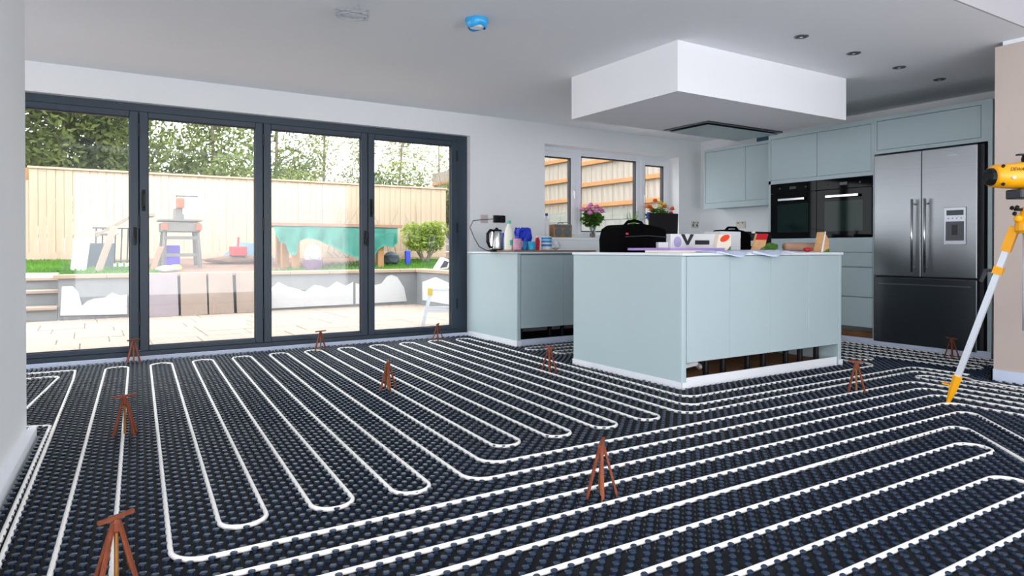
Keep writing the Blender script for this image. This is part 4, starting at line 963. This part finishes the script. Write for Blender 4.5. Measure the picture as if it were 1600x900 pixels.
for _ in range(5200):
    x = rr.uniform(-2, .9); y = rr.uniform(10.85, 13.2)
    if x < -.34 and y < 11.5: continue
    if x > .2 and y > 12.2: continue
    a = rr.uniform(0, PI); hgt = rr.uniform(.02, .055); d = Vector((math.cos(a), math.sin(a), 0))*.012; p_ = Vector((x, y, gz(y)+.003))
    b.faces.new([b.verts.new(v) for v in (p_-d, p_+d, p_+Vector((rr.uniform(-.02, .02), rr.uniform(-.02, .02), hgt)))])
o = obj('lawn', b, 'grass_blade'); o['kind'] = 'stuff'; tag(o, 'short green lawn behind the garden wall on the left', 'lawn')
b = bm_(); vs = [b.verts.new((x, y, gz(y)+.004)) for x, y in ((2.3, 10.83), (4.6, 10.83), (8.5, 11.5), (8.5, 13.2), (4.9, 13.0), (3.5, 11.6), (2.3, 11.3))]; b.faces.new(vs)
for _ in range(4200):
    x = rr.uniform(2.4, 7.5); y = rr.uniform(10.9, 12.9)
    if y > 11.2+(x-2.4)*.7 or y < 10.83+(x-4.6)*.17: continue
    a = rr.uniform(0, PI); hgt = rr.uniform(.02, .06); d = Vector((math.cos(a), math.sin(a), 0))*.012; p_ = Vector((x, y, gz(y)+.003))
    b.faces.new([b.verts.new(v) for v in (p_-d, p_+d, p_+Vector((0, 0, hgt)))])
o = obj('lawn', b, 'grass_blade'); o['kind'] = 'stuff'; tag(o, 'rough grass around the tarp table and shrub', 'lawn')
# rear fence
FYF = 13.5
fe = thing('board_fence', 'tall pale close-boarded timber fence across the back of the garden', 'fence', (3, FYF, gz(FYF)))
b = bm_(); box(b, 0, .118, 0, .02, 0, 1.45, .003); me = bpy.data.meshes.new('board'); b.to_mesh(me); b.free(); me.materials.append(M['fence_board'])
x = -.80; i = 0
while x < 6.75:
    o = bpy.data.objects.new('board', me); C.objects.link(o); o.location = (x, FYF+(i % 2)*.008, gz(FYF)+.04); setp(o, fe); x += .12; i += 1
b = bm_(); box(b, 0, .118, 0, .02, 0, 1.26, .003); me2 = bpy.data.meshes.new('board'); b.to_mesh(me2); b.free(); me2.materials.append(M['fence_board'])
x = -2.6
while x < -.9:
    o = bpy.data.objects.new('board', me2); C.objects.link(o); o.location = (x, FYF+.02, gz(FYF)+.04); setp(o, fe); x += .12
bx('capping_rail', 'fence_board', fe, -.82, 6.78, FYF-.03, FYF+.05, gz(FYF)+1.492, gz(FYF)+1.525)
bx('capping_rail', 'fence_board', fe, -2.6, -.84, FYF-.02, FYF+.06, gz(FYF)+1.302, gz(FYF)+1.335)
bx('gravel_board', 'fence_board', fe, -2.6, 6.75, FYF-.02, FYF-.002, gz(FYF)-.1, gz(FYF)+.12)
for z in (.35, .75, 1.2): bx('rail', 'fence_rail', fe, -2.6, 6.75, FYF+.05, FYF+.09, gz(FYF)+z, gz(FYF)+z+.07)
for x in (-.85, 2.55, 5.5, 6.7): bx('post', 'fence_rail', fe, x, x+.1, FYF+.095, FYF+.19, gz(FYF)-.1, gz(FYF)+1.5)
# side fence seen through the kitchen window
sf = thing('side_fence', 'whitewashed board fence with orange rails on a block wall outside the kitchen window', 'fence', (9, 11, 1.2))
for (ya, yb, dz) in ((7.2, 11.7, 0), (11.8, 19, .16)):
    b = bm_(); box(b, 0, .02, .003, .167, -.07-dz, 1.30, .002); me = bpy.data.meshes.new('board'); b.to_mesh(me); b.free(); me.materials.append(M['fence_white'])
    y = ya; i = 0
    while y < yb-.03:
        o = bpy.data.objects.new('board', me); C.objects.link(o); o.location = (9.1+(i % 2)*.006, y, 1.83+dz); setp(o, sf); y += .17; i += 1
    for z in (1.83, 2.28, 2.74): bx('rail', 'fence_rail', sf, 9.03, 9.098, ya, yb, z+dz, z+dz+.085, .004)
for y in (7.1, 9.5, 11.7, 14, 16.5, 18.9): bx('post', 'fence_rail', sf, 9.0, 9.098, y, y+.10, 1.1, 3.05) if y in (11.7,) else bx('post', 'fence_rail', sf, 9.13, 9.23, y, y+.10, 1.1, 3.05)
z = .2; r_i = 0
b = bm_(); box(b, 0, .2, .004, .446, .004, .221, .003); mb = bpy.data.meshes.new('block'); b.to_mesh(mb); b.free(); mb.materials.append(M['block_wall'])
while z < 1.7:
    y = 7.0+(.225 if r_i % 2 else 0)
    while y < 18.5:
        o = bpy.data.objects.new('block', mb); C.objects.link(o); o.location = (9.1, y, z); setp(o, sf); y += .45
    z += .225; r_i += 1
# trees
def tree(label, x, y, zt, r, hh, n, m, seed, size=.11, trunk=.08, clumps=9):
    rr = random.Random(seed); g = gz(14)
    t = thing('tree', label, 'tree', (x, y, g), 'trees behind the garden fence')
    b = bm_(); tube(b, [(x, y, g-.05), (x+rr.uniform(-.1, .1), y, (g+zt)/2), (x+rr.uniform(-.2, .2), y, zt+hh*.5)], [trunk, trunk*.75, trunk*.3], 7)
    for k in range(5):
        z0 = zt-hh*.6+k*hh*.25; a = rr.uniform(0, 2*PI); tube(b, [(x, y, z0), (x+math.cos(a)*r*.8, y+math.sin(a)*r*.8, z0+hh*.3)], [trunk*.4, trunk*.12], 5)
    obj('trunk', b, 'bark', t)
    b = bm_()
    for k in range(clumps):
        a = rr.uniform(0, 2*PI); q = rr.uniform(0, 1)**.5
        leafmesh(b, (x+math.cos(a)*r*.75*q, y+math.sin(a)*r*.6*q, zt+rr.uniform(-1, 1)*hh*.8), n//clumps, (r*.42, r*.42, hh*.34), size, rr.random())
    obj('foliage', b, m, t)
tree('dense dark tree at the far left behind the fence', -2.3, 16.0, 4.0, 1.7, 2.4, 17000, 'leaf_dark', 1, .07, .12, 26)
tree('dense yellowish green tree seen through the leftmost pane', -.5, 16.2, 3.9, 1.4, 2.3, 13000, 'leaf_dark', 2, .07, .10, 22)
tree('leafy dark tree behind the first door post', 1.05, 17.0, 3.8, 1.3, 2.2, 8500, 'leaf_mid', 3, .07, .09, 18)
tree('tall loose tree behind the saw, seen through the second pane', 2.6, 17.2, 4.0, 1.3, 2.4, 6500, 'leaf_mid', 4, .065, .07, 18)
tree('tall loose tree at the right side of the second pane', 4.0, 17.6, 3.9, 1.2, 2.4, 4600, 'leaf_mid', 5, .065, .07, 16)
tree('slender pale tree at the left side of the third pane', 5.3, 18.0, 4.1, .9, 2.4, 2300, 'leaf_pale', 6, .06, .06, 18)
tree('slender pale tree in the middle of the third pane', 6.6, 18.4, 4.3, .8, 2.4, 2200, 'leaf_pale', 7, .06, .05, 12)
tree('slender pale tree behind the third door post', 7.8, 18.6, 4.1, .9, 2.4, 2600, 'leaf_pale', 8, .06, .06)
tree('slender pale tree seen through the fourth pane', 9.4, 19.2, 4.0, .9, 2.4, 2600, 'leaf_pale', 9, .06, .05, 12)
tree('slender pale tree at the right edge of the fourth pane', 10.9, 19.6, 4.1, .9, 2.4, 2600, 'leaf_pale', 10, .06, .05, 12)
def bush(label, x, y, z0, rx, ry, hh, n, m, seed, size=.07, name='shrub'):
    rr = random.Random(seed); t = thing(name, label, 'shrub', (x, y, z0))
    b = bm_()
    for k in range(9): a = rr.uniform(0, 2*PI); tube(b, [(x+.04*math.cos(a), y+.04*math.sin(a), z0), (x+rx*.7*math.cos(a), y+ry*.7*math.sin(a), z0+hh*rr.uniform(.6, .95))], [.018, .006], 5)
    obj('stem', b, 'bark', t)
    b = bm_()
    for k in range(10): a = rr.uniform(0, 2*PI); leafmesh(b, (x+rx*.6*math.cos(a), y+ry*.6*math.sin(a), z0+hh*rr.uniform(.3, .85)), n//10, (rx*.45, ry*.45, hh*.22), size, rr.random())
    obj('foliage', b, m, t)
bush('green hedge plant behind the fence, left of the third door post', 3.4, 15.2, gz(14), 1.3, .5, 2.1, 4200, 'leaf_mid', 31, .06, 'hedge')
bush('green hedge plant behind the fence in the third pane', 5.8, 15.4, gz(14), 1.8, .5, 2.3, 6500, 'leaf_mid', 32, .06, 'hedge')
bush('green hedge plant behind the fence in the fourth pane', 8.3, 15.8, gz(14), 2.0, .4, 2.6, 8000, 'leaf_mid', 33, .06, 'hedge')
bush('bright yellow green shrub in front of the fence, in the fourth pane', 5.72, 12.35, gz(12.35), .56, .45, .82, 1700, 'leaf_shrub', 34, .05)
t = thing('bare_climber', 'leafless climbing plant trained on the fence above the tarp table', 'climber', (4.6, 13.42, gz(13.4)))
rr = random.Random(77); b = bm_(); z0 = gz(13.4)
for k in range(11):
    x0 = rr.uniform(4.2, 5.9); p0 = Vector((x0, 13.42, z0)); pts = [p0]
    for q in range(6): p0 = p0+Vector((rr.uniform(-.14, .14), rr.uniform(-.02, .02), rr.uniform(.12, .24))); pts.append(p0)
    tube(b, pts, [.014, .012, .010, .008, .006, .005, .003], 5)
obj('stem', b, 'bark', t)
# tile saw
sx, sy = 1.26, 12.0; g = gz(sy)
t = thing('tile_saw', 'grey and orange tile saw on a folding stand in the garden', 'saw', (sx, sy, g))
for dx in (-.23, .23):
    for dy in (-.25, .25): b = bm_(); bar(b, (sx+dx*1.15, sy+dy, g), (sx+dx, sy+dy*.8, 1.22), .045, .045); obj('leg', b, 'saw_grey', t)
for z in (.83, 1.10): bx('brace', 'saw_grey', t, sx-.25, sx+.25, sy-.24, sy-.20, z, z+.05)
bx('water_tray', 'saw_grey', t, sx-.28, sx+.27, sy-.3, sy+.3, 1.22, 1.36, .01)
bx('table', 'saw_grey', t, sx-.31, sx+.29, sy-.33, sy+.33, 1.385, 1.415, .004)
for dx in (-.25, .24): bx('side_bracket', 'orange_red', t, sx+dx-.04, sx+dx+.04, sy-.34, sy-.31, 1.25, 1.34)
bx('saw_arm', 'saw_grey', t, sx-.08, sx+.05, sy-.1, sy+.2, 1.4155, 1.60, .01)
bx('motor', 'orange_red', t, sx-.06, sx+.05, sy-.18, sy-.02, 1.60, 1.76, .015)
bx('blade_guard', 'white', t, sx+.03, sx+.34, sy-.12, sy-.08, 1.48, 1.78, .03)
b = bm_(); tube(b, [(sx-.06, sy-.1, 1.765), (sx-.06, sy-.1, 1.79), (sx+.25, sy-.1, 1.795)], .012, 6); obj('handle_bar', b, 'charcoal', t)
# tarp table
ty = 12.0; g = gz(ty)
t = thing('work_table', 'timber trestle table with a sheet top under the green tarp', 'table', (3.8, ty, g))
bx('table_top', 'timber_brown', t, 2.56, 4.86, ty-.53, ty+.5, 1.335, 1.385)
for x, yy in ((2.85, ty-.2), (2.97, ty-.44), (4.47, ty-.42), (4.7, ty+.4), (2.9, ty+.4)): bx('leg', 'timber', t, x-.055, x+.055, yy-.055, yy+.055, gz(yy)-.01, 1.334)
prof = [(428, 366), (436, 378), (446, 381), (449, 396), (461, 400), (465, 378), (480, 372), (500, 377), (520, 387), (540, 397), (560, 405), (576, 408), (584, 402), (590, 390), (600, 384), (612, 387), (621, 380)]
TPY = ty-.515; b = bm_(); N = 80; prevr = None
for i in range(N+1):
    px = 428+(621-428)*i/N
    for (a0_, b0_), (a1_, b1_) in zip(prof, prof[1:]):
        if a0_ <= px <= a1_: py = b0_+(b1_-b0_)*(px-a0_)/(a1_-a0_); break
    q = aty(px, py, TPY); hang = 1.334-q.z; u = i/N; curr = []
    for s in range(9):
        v = s/8; fold = .035*math.sin(u*40+v*2)*v+.02*math.sin(u*75)*v
        curr.append(b.verts.new((q.x, TPY-.05*v-fold, 1.334-hang*v)))
    if prevr:
        for s in range(8): b.faces.new((prevr[s], curr[s], curr[s+1], prevr[s+1]))
    prevr = curr
bmesh.ops.solidify(b, geom=b.faces[:], thickness=.006)
tag(smooth(obj('tarpaulin', b, 'tarp')), 'green tarpaulin hanging from the edge of the garden table', 'tarpaulin')
# pots and clutter
q = aty(489, 421, 11.3); g = gz(11.3); x = q.x
t = thing('plant_pot', 'purple pot holding a pale sack under the tarp table', 'pot', (x, 11.3, g))
b = bm_(); lathe(b, [(.13, g), (.17, g+.16), (.16, g+.16), (.12, g+.03), (.002, g+.03)], (x, 11.3, 0), 18); obj('pot', b, 'pot_purple', t)
b = bm_(); blob(b, (x, 11.3, g+.26), .15, (.95, .9, 1.2), 2, .1, 8); obj('sack', b, 'bag_white', t)
def lean(name, m, px, py0, py1, Yv, wd, label, cat, dx=0., ly=.2, th=.03):
    g = gz(Yv); a = aty(px, py0, Yv).x; zt = aty(px, py1, Yv).z
    b = bm_(); prism(b, [(-wd/2, 0), (wd/2, 0), (wd/2, zt-g), (-wd/2, zt-g)], lambda u, v: Vector((a+u+dx*v, Yv+ly*v, g+v)), lambda u, v: Vector((a+u+dx*v, Yv+th+ly*v, g+v))); return tag(obj(name, b, m), label, cat)
lean('white_board', 'render_white', 122, 420, 370, 11.7, .2, 'white board leaning at the left of the garden pile', 'board', .12)
lean('timber_plank', 'timber_pale', 153, 421, 352, 11.5, .10, 'long pale plank leaning across the pile', 'plank', .32)
lean('slate_sheet', 'slate', 150, 418, 380, 12.0, .45, 'dark slate coloured sheet behind the planks', 'sheet', .05, .1)
lean('brown_plank', 'timber_brown', 238, 425, 385, 11.6, .08, 'short brown plank beside the saw stand', 'plank', .35)
t = thing('metal_railing', 'black metal railing with white foot blocks stacked in the garden pile', 'railing', (.45, 12.1, gz(12.1)))
x0 = .10
for k in range(7):
    b = bm_(); bar(b, (x0+k*.085, 12.1, gz(12.1)+.04), (x0+k*.085+.02, 12.12, 1.27), .014, .014); obj('baluster', b, 'charcoal', t)
for z in (.75, 1.26): bx('rail', 'charcoal', t, x0-.03, x0+.56, 12.09, 12.13, z, z+.02)
for k in range(7): bx('foot_block', 'white', t, x0+k*.085-.03, x0+k*.085+.03, 12.06, 12.088, gz(12.1)+.01, gz(12.1)+.06)
b = bm_(); prism(b, [(.10, 1.17), (.62, 1.50), (.9, 1.50), (.9, 1.46), (.62, 1.455), (.12, 1.13)], lambda u, v: Vector((u, 11.9, v)), lambda u, v: Vector((u, 12.5, v)))
tag(obj('roof_sheet', b, 'timber_pale'), 'bent brown sheet resting on top of the railing', 'sheet')
b = bm_(); blob(b, (.25, 11.98, 1.2), .09, (1.8, .8, .5), 2, .2, 17); tag(obj('pink_bundle', b, 'pink_print'), 'small pink and white bundle on the railing', 'bundle')
g = gz(12.4); x = aty(372, 392, 12.4).x
t = thing('red_tub', 'red builder tub with a handle standing on the soil', 'tub', (x, 12.4, g))
zt = aty(372, 385, 12.4).z
b = bm_(); box(b, x-.13, x+.13, 12.3, 12.5, zt-.16, zt, .01); obj('bin', b, 'red', t); b = bm_(); bar(b, (x, 12.4, zt+.002), (x+.005, 12.4, zt+.16), .03, .03); obj('handle', b, 'red', t)
b = bm_(); blob(b, (x, 12.5, (g+zt-.16)/2), .3, (1.9, .6, max(.2, (zt-.16-g)/.6)), 2, .1, 6); tag(obj('soil_heap', b, 'soil'), 'heap of reddish soil under the red tub', 'soil')
b = bm_(); prism(b, [(1.9, gz(12.8)), (2.9, gz(12.8)), (2.8, 1.02), (2.3, 1.08)], lambda u, v: Vector((u, 12.8, v)), lambda u, v: Vector((u, 12.84, v))); tag(obj('blue_sheet', b, 'sheet_blue'), 'pale blue plastic sheet behind the red tub', 'sheet')
x = aty(271, 393, 12.3).x; b = bm_(); box(b, x-.1, x+.1, 12.3, 12.5, gz(12.3)+.0, 1.01, .02, 2); tag(obj('purple_crate', b, 'purple_bin'), 'purple crate behind the saw stand', 'crate')
x = aty(262, 422, 11.2).x; b = bm_(); blob(b, (x, 11.2, gz(11.2)+.055), .1, (1.6, .9, .6), 2, .12, 12); tag(obj('white_sack', b, 'bag_white'), 'white sack lying below the saw', 'sack')
x = aty(274, 416, 11.45).x; b = bm_(); blob(b, (x, 11.45, gz(11.45)+.05), .075, (1.2, .9, .7), 2, .12, 13); tag(obj('yellow_bag', b, 'bag_yellow'), 'small yellow bag below the saw', 'bag')
x = aty(612, 392, 11.9).x; b = bm_(); blob(b, (x, 11.9, gz(11.9)+.12), .15, (1.1, .8, .85), 2, .12, 14); tag(obj('dark_bag', b, 'slate'), 'dark rubble bag at the right end of the tarp table', 'bag')
x = aty(638, 388, 11.8).x; b = bm_(); box(b, x-.05, x+.05, 11.8, 11.86, gz(11.8), gz(11.8)+.28, .01); tag(obj('blue_tube', b, 'petal_blue'), 'upright blue pack beside the dark bag', 'pack')
q = aty(692, 415, 11.0); t = thing('speaker_box', 'tilted white and black box on the grass at the right end', 'box', (q.x, 11.0, gz(11)))
b = bm_(); prism(b, [(-.14, 0), (.10, .02), (.16, .16), (.02, .22)], lambda u, v: Vector((q.x+u, 11.0, gz(11)+v)), lambda u, v: Vector((q.x+u, 11.15, gz(11)+v))); obj('shell', b, 'white', t)
b = bm_(); prism(b, [(-.06, .03), (.08, .045), (.12, .14), (.03, .165)], lambda u, v: Vector((q.x+u, 10.995, gz(11)+v)), lambda u, v: Vector((q.x+u, 10.9995, gz(11)+v))); obj('black_front', b, 'charcoal', t)
